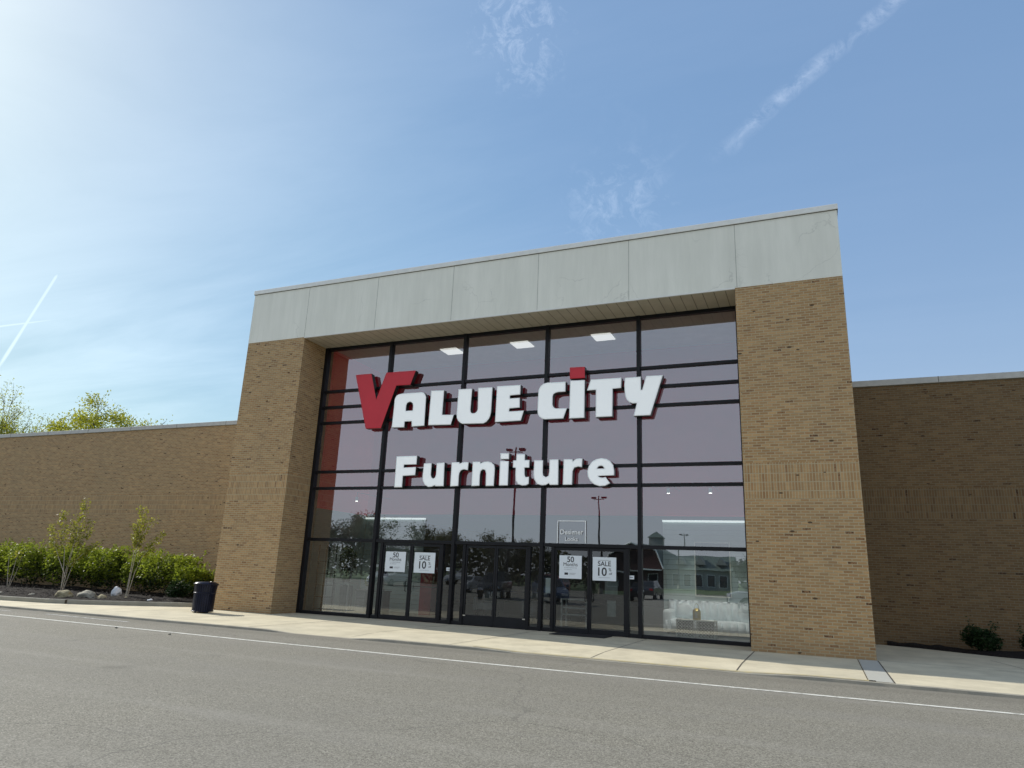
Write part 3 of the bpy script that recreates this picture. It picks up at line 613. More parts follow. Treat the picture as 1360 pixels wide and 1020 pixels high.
def letter_shape(outer, hole, face_mat, parent, dotted=False):
    loops = [outer] + ([hole] if hole else [])
    ins = [inset(outer, .022)] + ([inset(hole, -.022)] if hole else [])
    # face
    b = MB(); flat = [p for l in ins for p in l]
    b.v = [(p[0], FY - .004, p[1]) for p in flat]
    b.f = [tuple(t) for t in tessellate_polygon([[Vector((p[0], p[1], 0)) for p in l] for l in ins])]
    b.build('face', face_mat, parent)
    # trim cap between the face and the edge
    b = MB()
    for l, m in zip(loops, ins):
        n = len(l)
        for i in range(n):
            j = (i + 1) % n
            b.face([(l[i][0], FY, l[i][1]), (l[j][0], FY, l[j][1]), (m[j][0], FY - .006, m[j][1]), (m[i][0], FY - .006, m[i][1])])
    b.build('trim', RIMW if face_mat is FACEW else face_mat, parent, recalc=False)
    # side walls and closed back
    b = MB()
    for l in loops:
        n = len(l)
        for i in range(n):
            j = (i + 1) % n; b.face([(l[i][0], FY, l[i][1]), (l[j][0], FY, l[j][1]), (l[j][0], FY + FD, l[j][1]), (l[i][0], FY + FD, l[i][1])])
    k = len(b.v); flat = [p for l in loops for p in l]; b.v += [(p[0], FY + FD - .001, p[1]) for p in flat]
    b.f += [tuple(k + q for q in t) for t in tessellate_polygon([[Vector((p[0], p[1], 0)) for p in l] for l in loops])]
    b.build('side', RETURN, parent, recalc=False)
    xs_ = [p[0] for p in outer]; zs_ = [p[1] for p in outer]; c = MB()
    for t in (.3, .7):
        # standoff studs to the mullions behind
        x = min(xs_) + (max(xs_) - min(xs_)) * t; c.box(x - .012, x + .012, FY + FD, DG - .07, min(zs_) + .12, min(zs_) + .145)
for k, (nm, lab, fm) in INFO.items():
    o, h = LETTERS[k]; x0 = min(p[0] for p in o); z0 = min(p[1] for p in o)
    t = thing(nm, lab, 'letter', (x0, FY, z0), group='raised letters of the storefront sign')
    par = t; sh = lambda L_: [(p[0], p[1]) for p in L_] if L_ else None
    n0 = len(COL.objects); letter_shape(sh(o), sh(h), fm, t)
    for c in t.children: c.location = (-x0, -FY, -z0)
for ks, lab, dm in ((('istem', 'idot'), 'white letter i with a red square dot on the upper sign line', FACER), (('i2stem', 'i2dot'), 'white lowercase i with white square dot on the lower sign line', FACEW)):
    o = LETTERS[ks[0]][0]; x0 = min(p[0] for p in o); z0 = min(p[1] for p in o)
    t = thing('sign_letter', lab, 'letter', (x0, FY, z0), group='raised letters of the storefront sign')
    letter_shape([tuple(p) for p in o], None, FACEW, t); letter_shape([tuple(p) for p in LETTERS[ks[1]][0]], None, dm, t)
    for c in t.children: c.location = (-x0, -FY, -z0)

# ------------------------------------------------------------------ posters on the doors
def poster(x0, x1, z0, z1, kind, label):
    y = DG - .046
    t = thing('door_poster', label, 'poster', (x0, y, z0), group='paper posters on the entrance doors'); W_, H_ = x1 - x0, z1 - z0
    MB().box(0, W_, 0, .006, 0, H_).build('sheet', PAPER, t); q = -.003
    if kind == 'months':
        text_mesh('lettering', '50', .215, W_ * .5, q, H_ * .715, INK, t, bold=.003); text_mesh('lettering', 'Months', .142, W_ * .5, q, H_ * .54, INK, t)
        text_mesh('lettering', 'no interest financing', .045, W_ * .5, q, H_ * .45, INKG, t); text_mesh('lettering', 'no minimum', .045, W_ * .40, q, H_ * .37, INKG, t)
        MB().box(W_ * .24, W_ * .40, q - .001, q, H_ * .16, H_ * .255).build('card_symbol', INK, t)
        m = MB()
        for k in range(3): m.box(W_ * .46, W_ * (.76 - .04 * k), q - .001, q, H_ * (.235 - .03 * k), H_ * (.243 - .03 * k))
        m.build('small_print', INKG, t)
    else:
        m = MB(); m.box(W_ * .22, W_ * .78, q - .001, q, H_ * .855, H_ * .868); m.box(W_ * .26, W_ * .74, q - .001, q, H_ * .13, H_ * .14); m.build('small_print', INKG, t)
        text_mesh('lettering', 'SALE', .18, W_ * .5, q, H_ * .625, INK, t, bold=.002)
        text_mesh('lettering', '10', .31, W_ * .38, q, H_ * .215, INK, t, bold=.005); text_mesh('lettering', '%', .12, W_ * .74, q, H_ * .41, INK, t); text_mesh('lettering', 'off', .085, W_ * .76, q, H_ * .26, INK, t)
poster(5.75, 6.48, 1.43, 2.04, 'months', 'white poster reading 50 Months on the left door pair')
poster(6.80, 7.53, 1.43, 2.04, 'sale', 'white poster reading SALE 10% off on the left door pair')
poster(11.55, 12.21, 1.45, 2.08, 'months', 'white poster reading 50 Months on the right door pair')
poster(12.53, 13.20, 1.43, 2.06, 'sale', 'white poster reading SALE 10% off on the right door pair')
t = thing('window_lettering', 'white square outline with the words Designer Looks behind the glass above the right doors', 'sign', (11.46, DG - .04, 2.42))
m = MB(); m.box(0, .86, 0, .004, .61, .635); m.box(0, .025, 0, .004, 0, .61); m.box(.835, .86, 0, .004, 0, .61); m.build('outline', VINYL, t)
text_mesh('lettering', 'Designer', .19, .43, 0, .25, VINYL, t, bold=.004); text_mesh('lettering', 'Looks', .16, .43, 0, .065, VINYL, t, bold=.002)
for x, z, lab in ((8.0, 1.52, 'small white sticker on the sidelight right of the left door pair'), (13.62, 1.50, 'small white sticker on the sidelight right of the right door pair')):
    t = thing('door_sticker', lab, 'sticker', (x - .08, DG - .012, z), group='small stickers on the sidelights'); MB().box(0, .15, 0, .004, 0, .10).build('sheet', PAPER, t)
    MB().box(.03, .12, -.002, 0, .04, .065).build('print', INKG, t)
t = thing('notice_sheet', 'white notice taped inside the sidelight left of the right door pair', 'notice', (11.12, DG + .03, 1.02)); MB().box(0, .2, 0, .004, 0, .42).build('sheet', VINYL, t)
t = thing('hours_notice', 'pale notice below the SALE poster on the right door', 'notice', (12.86, DG + .03, 1.08)); MB().box(0, .36, 0, .004, 0, .34).build('sheet', simple('faded_notice', (.25, .28, .29)), t)
t = thing('door_decal', 'narrow pale decal low on the rightmost door', 'decal', (12.93, DG + .03, .50)); MB().box(0, .24, 0, .004, 0, .42).build('sheet', simple('faded_decal', (.22, .25, .25)), t)
o = MB().box(11.6, 13.12, .35, 1.15, .004, .02).build('door_mat', RUBBER, bevel=.004); tag(o, 'black rubber mat in front of the right entrance doors', 'mat')

# ------------------------------------------------------------------ furniture behind the glass
def at(root, objs=None): return root
t = thing('sofa', 'long pale blue channel tufted sofa behind the rightmost window', 'sofa', (14.0, 3.55, .008))
m = MB(); m.box(.05, 2.6, .1, .85, .06, .42); m.build('seat', SOFAM, t, bevel=.06)
m = MB()
for k in range(12): m.tube([(.12 + .208 * k, .86, .3), (.12 + .208 * k, .86, .88), (.12 + .208 * k, .88, .93)], [.108, .108, .07], 14)
m.build('backrest', SOFAM, t, smooth=True)
MB().box(.0, 2.55, .82, 1.0, .1, .95).build('back_shell', SOFAM, t, bevel=.05)
m = MB(); m.box(-.02, .22, 0, .95, .05, .68); m.build('armrest', SOFAM, t, bevel=.08)
m = MB()
for k in range(12): m.tube([(.1 + .21 * k, .09, .08), (.1 + .21 * k, .09, .40)], .10, 10)
m.build('front_channel', SOFAM, t, smooth=True)
for x in (.55, 2.3): m = MB(); m.sphere((x, .50, .66), (.24, .12, .22), 14, 10); m.build('cushion', SOFAM, t, smooth=True)
for x in (.1, 2.5): MB().box(x, x + .06, .1, .16, 0, .06).build('leg', IRON, t)
for i, (x, lab) in enumerate(((14.58, 'left champagne lattice cube table in front of the pale sofa'), (15.13, 'right champagne lattice cube table in front of the pale sofa'))):
    t = thing('lattice_table', lab, 'table', (x, 2.4, .008), group='lattice cube tables'); m = MB(); S_ = .5
    MB().box(0, S_, 0, S_, .45, .48).build('top', LATT, t)
    m.box(0, .03, 0, .03, 0, .45).box(S_ - .03, S_, 0, .03, 0, .45).box(0, .03, S_ - .03, S_, 0, .45).box(S_ - .03, S_, S_ - .03, S_, 0, .45).box(.03, S_ - .03, 0, .03, 0, .04).box(.03, S_ - .03, S_ - .03, S_, 0, .04); m.build('frame', LATT, t)
    l = MB()
    for a in range(5):
        for c in range(5):
            cx, cz = .075 + a * .0875, .075 + c * .08
            for y in (.012, S_ - .018): l.tube([(cx - .04, y, cz), (cx, y, cz + .038), (cx + .04, y, cz), (cx, y, cz - .038), (cx - .04, y, cz)], .012, 4, cap=False)
    l.build('lattice_panel', LATT, t); MB().box(.03, S_ - .03, .03, .05, .04, .45).build('added_shade_backing', IRON, t)  # dark sheet added behind the lattice to give its holes their shade
t = thing('lantern', 'small gold lantern with ring handle on the lattice tables', 'lantern', (15.12, 2.62, .49))
m = MB(); m.lathe([(.10, 0), (.11, .02), (.11, .24), (.06, .30), (.03, .31)], n=12); m.build('body', GOLD, t, smooth=False); m = MB(); m.tube([(-.05, 0, .31), (-.04, 0, .40), (0, 0, .44), (.04, 0, .40), (.05, 0, .31)], .007, 6); m.build('handle', GOLD, t)
m = MB(); m.box(-.035, .035, -.112, -.106, .05, .2); m.build('opening', simple('lantern_pale_panel', (.5, .45, .25)), t)  # flat pale yellow panel on the lantern front, not emitting
t = thing('framed_picture', 'large dark framed print on the wall above the pale sofa', 'picture', (14.80, 4.50, 1.08))
m = MB(); m.box(0, 1.07, 0, .04, 0, .03).box(0, 1.07, 0, .04, 1.59, 1.62).box(0, .03, 0, .04, .03, 1.59).box(1.04, 1.07, 0, .04, .03, 1.59); m.build('frame', LATT, t); MB().box(.03, 1.04, .01, .03, .03, 1.59).build('print', ARTD, t)
# left display
t = thing('shelf_rack', 'tall black iron shelf rack at the left end window', 'shelf', (2.72, 1.75, .008))
for a, c in ((0, 0), (.42, 0), (0, .4), (.42, .4)): MB().box(a, a + .03, c, c + .03, 0, 2.2).build('post', IRON, t)
for k in range(6): MB().box(.0, .45, 0, .43, .12 + k * .38, .135 + k * .38).build('shelf', IRON, t)
t = thing('potted_tree', 'dark leafy potted tree on a white pedestal in the left window', 'plant', (3.35, 2.6, 1.0))
MB().lathe([(.0, 0), (.11, 0), (.14, .22), (.12, .22), (.0, .2)]).build('pot', GREYW, t); m = MB(); m.tube([(0, 0, .2), (.02, 0, .5), (0, .02, .8)], .015, 6); m.build('stem', BARK, t)
def leaf_cloud(n, fn, size, flat=.5, mb=None):
    b = mb or MB()
    for _ in range(n):
        p = Vector(fn()); a = Vector((random.gauss(0, 1), random.gauss(0, 1), random.gauss(0, 1) * flat)).normalized(); c = a.cross(Vector((random.gauss(0, 1), random.gauss(0, 1), random.gauss(0, 1)))).normalized()
        s = size * random.uniform(.6, 1.3); w = s * .5
        b.face([p - a * s * .5, p + c * w * .5, p + a * s * .5, p - c * w * .5])
    return b
def ell(cx, cy, cz, rx, ry, rz, shell=.5):
    def f():
        while True:
            v = Vector((random.uniform(-1, 1), random.uniform(-1, 1), random.uniform(-1, 1)))
            if shell <= v.length <= 1: return (cx + v.x * rx, cy + v.y * ry, cz + v.z * rz)
    return f
leaf_cloud(700, ell(0, 0, .72, .34, .3, .52, 0), .10).build('foliage', LDARK, t, recalc=False)
t = thing('pedestal', 'white box pedestal under the potted tree in the left window', 'pedestal', (3.05, 2.35, .008)); MB().box(0, .6, 0, .55, .95, .992).build('top', POT, t, bevel=.004)
m = MB()
for a, c in ((0, 0), (.56, 0), (0, .51), (.56, .51)): m.box(a, a + .04, c, c + .04, 0, .948)
m.build('leg', POT, t); MB().box(.045, .555, .3, .32, .1, .9).build('back_panel', GREYW, t)
t = thing('flower_stem', 'white blossom branch beside the potted tree in the left window', 'flowers', (2.98, 2.2, 1.0)); m = MB(); m.tube([(0, 0, 0), (.02, 0, .6), (-.1, 0, 1.0), (-.2, 0, 1.15)], .006, 5); m.build('stem', BARK, t)
m = MB()
for k in range(16): m.sphere((random.uniform(-.22, .1), random.uniform(-.05, .05), random.uniform(.7, 1.2)), .03, 6, 4)
m.build('blossom', TRIMW, t)
MB().lathe([(.0, 0), (.05, 0), (.07, .12), (.03, .22), (.03, .24)]).build('vase', POT, t)
t = thing('console_desk', 'grey wood desk with drawers in the left window', 'desk', (3.75, 2.6, .008)); MB().box(0, 1.15, 0, .5, .74, .78).build('top', GREYW, t, bevel=.004)
MB().box(.03, .42, .03, .47, .05, .735).build('drawer_unit', GREYW, t, bevel=.004); MB().box(1.07, 1.11, .03, .47, 0, .735).build('side_panel', GREYW, t)
for z in (.16, .38, .60): MB().box(.06, .39, .012, .028, z - .08, z + .1).build('drawer', simple('drawer_front', (.28, .28, .27)), t)
t = thing('desk_lamp', 'table lamp with black shade on the desk in the left window', 'lamp', (4.65, 2.85, .79)); MB().lathe([(.0, 0), (.09, 0), (.09, .02), (.03, .06), (.07, .25), (.02, .42), (.02, .5)]).build('base', POT, t, smooth=True); MB().lathe([(.17, .48), (.10, .74), (.09, .74), (.16, .48)]).build('lamp_shade', IRON, t)
t = thing('desk_plant', 'small leafy plant on the desk in the left window', 'plant', (4.1, 2.8, .79)); MB().lathe([(.0, 0), (.06, 0), (.08, .12), (.0, .11)]).build('pot', POT, t); leaf_cloud(120, ell(0, 0, .26, .15, .15, .16, 0), .09).build('foliage', LHEDGE, t, recalc=False)
# things deeper in the store
def armchair(x, y, lab, mat, rz=0.):
    t = thing('armchair', lab, 'chair', (x, y, .008), rz, 'armchairs on the shop floor')
    MB().box(-.35, .35, -.35, .35, .2, .44).build('seat', mat, t, bevel=.04); MB().box(-.35, .35, .25, .40, .44, .9).build('backrest', mat, t, bevel=.05)
    for s in (-1, 1): MB().box(s * .40 - .06, s * .40 + .06, -.35, .38, .15, .62).build('armrest', mat, t, bevel=.04)
    for a in (-.3, .3):
        for c in (-.3, .3): MB().box(a - .02, a + .02, c - .02, c + .02, 0, .2).build('leg', IRON, t)
armchair(9.0, 6.2, 'dark grey armchair facing the middle doors inside the store', GREYW); armchair(10.3, 6.6, 'brown armchair behind the right leaf of the middle doors', simple('brown_fabric', (.10, .07, .05)))
armchair(7.0, 6.4, 'pale armchair behind the left door pair', simple('pale_fabric', (.30, .31, .30)))
t = thing('white_table', 'small white glossy table with two shelves inside the right doors', 'table', (10.9, 3.3, .008))
for z in (.35, .55, .80): MB().box(0, .85, 0, .5, z, z + .04).build('shelf', POT, t)
for a in (0, .80):
    for c in (0, .45): MB().box(a, a + .05, c, c + .05, 0, .80).build('leg', POT, t)
t = thing('waste_drum', 'grey drum shaped bin seen through the middle doors', 'bin', (9.95, 3.4, .008)); MB().lathe([(0, 0), (.24, 0), (.26, .7), (.23, .7), (.22, .05), (0, .05)]).build('body', simple('grey_metal', (.16, .16, .16), .4, .4), t, smooth=True); MB().lathe([(.26, .70), (.28, .71), (.28, .75), (.26, .76)]).build('rim', IRON, t)

# ------------------------------------------------------------------ trash can
t = thing('trash_can', 'dark navy slatted steel trash can standing by the left brick pier', 'trash can', (1.02, -1.3, 0.))
m = MB(); n = 30
for k in range(n):
    a = 2 * math.pi * k / n; ca, sa = math.cos(a), math.sin(a)
    def q(r, z, da): return (r * math.cos(a + da), r * math.sin(a + da), z)
    for (r0, z0, r1, z1) in ((.305, .05, .315, .60), (.315, .60, .345, .84)):
        w0, w1 = .024 / r0, .026 / r1
        A = [q(r0, z0, -w0), q(r0, z0, w0), q(r1, z1, w1), q(r1, z1, -w1)]; B = [q(r0 - .008, z0, -w0), q(r0 - .008, z0, w0), q(r1 - .008, z1, w1), q(r1 - .008, z1, -w1)]
        m.face(A); m.face(B[::-1])
        for i in range(4): m.face([A[i], B[i], B[(i + 1) % 4], A[(i + 1) % 4]])
m.build('slat', CANM, t)
for r, z in ((.307, .05), (.316, .58), (.347, .84)):
    m = MB(); m.tube([(r * math.cos(2 * math.pi * k / 36), r * math.sin(2 * math.pi * k / 36), z) for k in range(37)], .016, 8, cap=False); m.build('ring', CANM, t, smooth=True)
MB().lathe([(0, .04), (.28, .04), (.29, .6), (.32, .83), (.30, .83), (.24, .1), (0, .1)]).build('liner', LINER, t, smooth=True)
MB().lathe([(.34, .835), (.33, .865), (.26, .90), (.14, .905), (.14, .86)]).build('lid', CANM, t, smooth=True)
for k in range(3):
    a = k * 2.1; MB().lathe([(0, 0), (.03, 0), (.03, .05), (0, .05)], (.2 * math.cos(a), .2 * math.sin(a)), 10).build('foot', CANM, t)
# ------------------------------------------------------------------ planting beds
KP = [(-30, -4.0), (-22, -3.35), (-14, -2.95), (-6.54, -2.56), (-4.6, -2.25), (-3.6, -1.75), (-2.6, -.95), (-1.37, .23), (-1.05, .6), (-.9, 1.1), (-.9, 5.4)]
def offs(P, d):
    out = []
    for i, p in enumerate(P):
        a = Vector(P[max(i - 1, 0)]); c = Vector(P[min(i + 1, len(P) - 1)]); t = (c - a).normalized(); out.append((p[0] - t.y * d, p[1] + t.x * d))
    return out
KI = offs(KP, .15); b = MB(); H_ = .13
for i in range(len(KP) - 1):
    a, c, d, e = KP[i], KP[i + 1], KI[i + 1], KI[i]
    b.face([(*a, -.02), (*c, -.02), (*c, H_ - .02), (*a, H_ - .02)]); b.face([(*a, H_ - .02), (*c, H_ - .02), (c[0] * .9 + d[0] * .1, c[1] * .9 + d[1] * .1, H_), (a[0] * .9 + e[0] * .1, a[1] * .9 + e[1] * .1, H_)])
    b.face([(a[0] * .9 + e[0] * .1, a[1] * .9 + e[1] * .1, H_), (c[0] * .9 + d[0] * .1, c[1] * .9 + d[1] * .1, H_), (*d, H_), (*e, H_)]); b.face([(*e, H_), (*d, H_), (*d, -.02), (*e, -.02)])
struct(b.build('planter_kerb', concrete('planter_concrete', (.33, .32, .27), .25)))
b = MB()
for x, y in ((-4.1, -2.0), (-9.6, -2.75)): b.box(x - .009, x + .009, y - .06, y + .16, .0, H_ + .003)
struct(b.build('planter_kerb_joint', JOINT))
from mathutils import noise as mnoise
def bedz(x, y, base=.1): return base + .07 * mnoise.noise(Vector((x * .8, y * .8, 0))) + .05 * mnoise.noise(Vector((x * 4, y * 4, 3)))
def bed(name, poly_edge, ywall, base, mat, rows=46):
    """sheet from the kerb's inner line back to the wall"""
    b = MB(); pts = []
    n = len(poly_edge); L = [0]
    for i in range(1, n): L.append(L[-1] + (Vector(poly_edge[i]) - Vector(poly_edge[i - 1])).length)
    N = int(L[-1] / .14)
    for k in range(N + 1):
        s = L[-1] * k / N; i = max(j for j in range(n) if L[j] <= s + 1e-9); i = min(i, n - 2); t = (s - L[i]) / (L[i + 1] - L[i]); pts.append((poly_edge[i][0] * (1 - t) + poly_edge[i + 1][0] * t, poly_edge[i][1] * (1 - t) + poly_edge[i + 1][1] * t))
    for j in range(rows + 1):
        u = j / rows
        for (x, y) in pts:
            yy = y + (ywall - y) * u; b.v.append((x, yy, bedz(x, yy, base) + .09 * math.sin(math.pi * min(1, u * 1.6)) if 0 < j else base - .03))
    w = len(pts)
    for j in range(rows):
        for k in range(w - 1): b.f.append((j * w + k, j * w + k + 1, (j + 1) * w + k + 1, (j + 1) * w + k))
    return struct(b.build(name, mat, smooth=False, recalc=False))
bed('mulch_bed', KI[:-1], 5.48, .09, MULCH)
bed('mulch_bed', [(19.95, 5.2), (20.4, 5.05), (20.85, 4.80), (21.6, 4.25), (22.36, 3.71), (23.2, 3.45), (26, 3.2), (40, 3.1)], 5.26, .03, MULCH, 20)
b = MB()   # lump of chipped bark on both beds
for _ in range(2600):
    x = random.uniform(-20, -1.2); y = random.uniform(-2.6, 3.6)
    if y < -2.35 + max(0, (x + 4.5)) * .85: continue
    z = bedz(x, y, .12) + .05; s = random.uniform(.02, .06); a = random.uniform(0, 3.14)
    b.face([(x - s * math.cos(a), y - s * math.sin(a), z), (x + s * .4, y - s * .3, z + s * .5), (x + s * math.cos(a), y + s * math.sin(a), z + s * .4), (x - s * .3, y + s * .5, z + s * .7)])
o = b.build('bark_chips', simple('pale_chip', (.06, .05, .042), .9, vary=.5, scale=30), recalc=False); o['kind'] = 'stuff'; tag(o, 'loose bark chips and litter scattered over the left mulch bed', 'bark chips')

def boulder(x, y, z, r, seed, mat, lab, name='boulder'):
    r = tuple(q * .66 for q in r); rnd = random.Random(seed); bm = bmesh.new(); bmesh.ops.create_icosphere(bm, subdivisions=4, radius=1.)
    off = Vector((rnd.uniform(0, 50), 0, 0))
    for v in bm.verts:
        d = v.co.normalized(); k = 1 + .28 * mnoise.noise(d * 1.3 + off) + .10 * mnoise.noise(d * 3.5 + off) + .03 * mnoise.noise(d * 9 + off); v.co = Vector((d.x * r[0], d.y * r[1], d.z * r[2])) * k
        if v.co.z < -r[2] * .55: v.co.z = -r[2] * .55
    me = bpy.data.meshes.new(name); bm.to_mesh(me); bm.free(); me.materials.append(mat)
    for p in me.polygons: p.use_smooth = True
    o = bpy.data.objects.new(name, me); COL.objects.link(o); o.location = (x, y, z + r[2] * .5); tag(o, lab, 'rock', 'rocks edging the left mulch bed'); return o
boulder(-5.45, -1.15, .10, (.52, .36, .26), 1, ROCKT, 'rounded tan boulder by the planter kerb, left of the grey-tan slab')
boulder(-4.85, -.75, .10, (.62, .38, .27), 2, ROCKG, 'broad grey tan boulder right of the tan one behind the planter kerb')
boulder(-4.25, -.65, .10, (.26, .2, .17), 3, ROCKT, 'small tan rock against the right side of the broad boulder')
boulder(-5.35, .75, .16, (.27, .25, .32), 4, ROCKW, 'bright white upright rock in front of the hedge')
boulder(-2.9, .15, .08, (.16, .14, .10), 5, ROCKW, 'small pale rock low by the kerb, rightmost of all')
boulder(-8.0, -1.7, .10, (.26, .2, .10), 6, ROCKG, 'flat grey rock left of the tan boulder by the kerb')
boulder(-8.9, -1.6, .10, (.16, .14, .10), 7, ROCKG, 'small grey rock near the left edge of the bed')
boulder(-3.9, .0, .08, (.2, .13, .12), 8, ROCKT, 'small tan rock between the white rock and the kerb')
boulder(-6.9, -1.3, .10, (.17, .15, .09), 9, ROCKG, 'fist sized grey rock just left of the tan boulder')

def shrub(x, y, r, h, lab, cat='shrub', leaf=LHEDGE, n=2600, size=.115, name='leafy_shrub', group='clipped leafy shrubs along the brick wall', z=.12, low=.18):
    t = thing(name, lab, cat, (x, y, z), group=group); b = MB(); lobes = []; n = int(n * 1.5)
    for k in range(9):
        a = random.uniform(0, 6.28); d = random.uniform(.1, .55) * r; lobes.append((d * math.cos(a), d * math.sin(a), h * random.uniform(.45, .72), r * random.uniform(.40, .6), h * random.uniform(.25, .38)))
    for k in range(n):
        cx, cy, cz, rr, rh = random.choice(lobes); v = Vector((random.gauss(0, 1), random.gauss(0, 1), random.gauss(0, 1))).normalized() * random.uniform(.72, 1.06)
        p = (cx + v.x * rr, cy + v.y * rr, max(low, cz + v.z * rh)); 
        if p[2] <= low + .001: p = (p[0], p[1], low + random.uniform(0, h * .3))
        leaf_cloud(1, lambda: p, size, .6, b)
    s = MB()
    for k in range(7):
        a = random.uniform(0, 6.28); s.tube([(.08 * math.cos(a), .08 * math.sin(a), -.1), (.3 * r * math.cos(a), .3 * r * math.sin(a), h * .35), (.5 * r * math.cos(a), .5 * r * math.sin(a), h * .7)], [.018, .013, .006], 5)
    s.build('stem', BARK, t)
    for k in range(int(26 * r)):   # ragged shoots standing out of the outline
        cx, cy, cz, rr, rh = random.choice(lobes); a = random.uniform(0, 6.28); q = Vector((cx + rr * .8 * math.cos(a), cy + rr * .8 * math.sin(a), cz + rh * random.uniform(.2, .8))); e = q + Vector((math.cos(a) * .12, math.sin(a) * .12, random.uniform(.15, .38)))
        for _ in range(16): w_ = q.lerp(e, random.random()) + Vector((random.gauss(0, .025), random.gauss(0, .025), 0)); leaf_cloud(1, lambda: w_, size * .85, .6, b)
    b.build('foliage', leaf, t, recalc=False)
    # dark leaves filling the bush's heart, with its shade put into their colour
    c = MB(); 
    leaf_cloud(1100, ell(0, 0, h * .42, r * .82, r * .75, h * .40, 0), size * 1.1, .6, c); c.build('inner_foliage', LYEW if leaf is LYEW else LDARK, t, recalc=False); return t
HS = [(-18.6, 3.9, 1.25, 1.95), (-16.6, 3.8, 1.2, 1.9), (-14.6, 3.7, 1.3, 1.95), (-12.6, 3.8, 1.2, 1.8), (-10.8, 3.9, 1.15, 1.75), (-9.1, 3.6, 1.2, 1.85), (-7.4, 3.6, 1.15, 1.68), (-5.6, 3.3, 1.3, 1.72), (-4.1, 3.2, 1.0, 1.25)]
HL = ['leafy green shrub cut by the left edge of the photo', 'bright green shrub second from the left edge against the brick wall', 'bright green shrub behind the small bare twigs at left', 'yellow green shrub just left of the taller sapling',
      'green shrub directly behind the taller sapling', 'green shrub halfway between the two saplings', 'green shrub just left of the forked sapling by the brick wall', 'rounded green shrub right of the forked sapling', 'lower rounded shrub closest to the brick pier and trash can']
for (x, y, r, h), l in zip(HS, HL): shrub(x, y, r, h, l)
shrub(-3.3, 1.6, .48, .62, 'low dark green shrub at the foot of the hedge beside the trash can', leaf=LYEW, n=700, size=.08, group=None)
shrub(-16.4, 1.9, .5, .7, 'small twiggy shrub in the mulch at far left', leaf=LDULL, n=260, size=.07, group=None)
for x, y, h, lab in ((22.15, 4.4, .78, 'small dark evergreen shrub in the right mulch bed, nearer the pier'), (23.35, 4.35, .80, 'small dark evergreen shrub cut by the right edge of the photo')):
    shrub(x, y, .50, h * .82, lab, leaf=LYEW, n=1500, size=.07, group='small evergreens in the right bed', z=.03, low=.05)
def sapling(x, y, stems, lab, n=1):
    t = thing('young_tree', lab, 'tree', (x, y, .1), group='young multi stem trees in the left bed'); s = MB(); L = MB()
    for pts in stems:
        k = len(pts); s.tube(pts, [.012 * (1 - i / k) + .004 for i in range(k)], 6)
        for i in range(k - 1):
            a, c = Vector(pts[i]), Vector(pts[i + 1])
            if a.z < .9: continue
            for q in range(int((c - a).length * 170)):
                p = a.lerp(c, random.random()); r = .05 + .13 * random.random(); an = random.uniform(0, 6.28); p += Vector((r * math.cos(an), r * math.sin(an), random.uniform(-.05, .1)))
                leaf_cloud(1, lambda: p, .095, .8, L)
            for q in range(int((c - a).length * 3.2)):
                p = a.lerp(c, random.random()); an = random.uniform(0, 6.28); e = p + Vector((.38 * math.cos(an), .38 * math.sin(an), .32)) * random.uniform(.4, 1.1); s.tube([p, e], [.006, .003], 4)
                for _ in range(26): w = p.lerp(e, random.random()) + Vector((random.gauss(0, .05), random.gauss(0, .05), random.gauss(0, .05))); leaf_cloud(1, lambda: w, .08, .8, L)
    s.build('trunk', BARKW, t); L.build('crown', LSAP, t, recalc=False); return t
sapling(-8.6, .9, [[(0, 0, -.1), (.08, 0, .8), (.22, .0, 1.7), (.42, 0, 2.6), (.50, 0, 3.55)], [(.05, 0, -.1), (-.10, .05, .8), (-.35, .1, 1.6), (-.55, 0, 2.3), (-.62, 0, 3.1)], [(.1, 0, -.1), (.35, 0, .8), (.55, 0, 1.5), (.85, 0, 2.2), (1.0, 0, 2.75)],
                   [(-.05, .1, -.1), (-.1, .2, .9), (-.0, .2, 1.8), (.0, .1, 2.7)], [(0, .1, .6), (-.6, .1, 1.3), (-1.15, .1, 2.0), (-1.35, 0, 2.55)], [(.2, 0, 1.0), (.9, 0, 1.5), (1.5, 0, 1.85)]], 'taller bushy multi stem young tree in front of the hedge')
sapling(-5.0, .9, [[(0, 0, -.1), (.05, 0, .8), (.12, 0, 1.7), (.08, 0, 2.5), (.18, 0, 3.15)], [(.03, 0, -.1), (.22, 0, .9), (.45, 0, 1.45), (.95, 0, 1.95), (1.35, 0, 2.3)], [(.06, 0, 1.8), (.4, 0, 2.4), (.55, 0, 2.85)], [(-.03, 0, -.1), (.0, 0, .9), (-.0, 0, 1.9), (-.08, 0, 2.7)]], 'thin forked young tree closer to the brick pier')
sapling(-12.2, 1.2, [[(0, 0, -.1), (.1, 0, .6), (.15, 0, 1.2), (.2, 0, 1.5)], [(0, 0, -.1), (-.2, 0, .6), (-.35, 0, 1.3)], [(0, 0, -.1), (.3, 0, .6), (.5, 0, 1.3)]], 'short whitish stemmed young tree low in the left hedge')

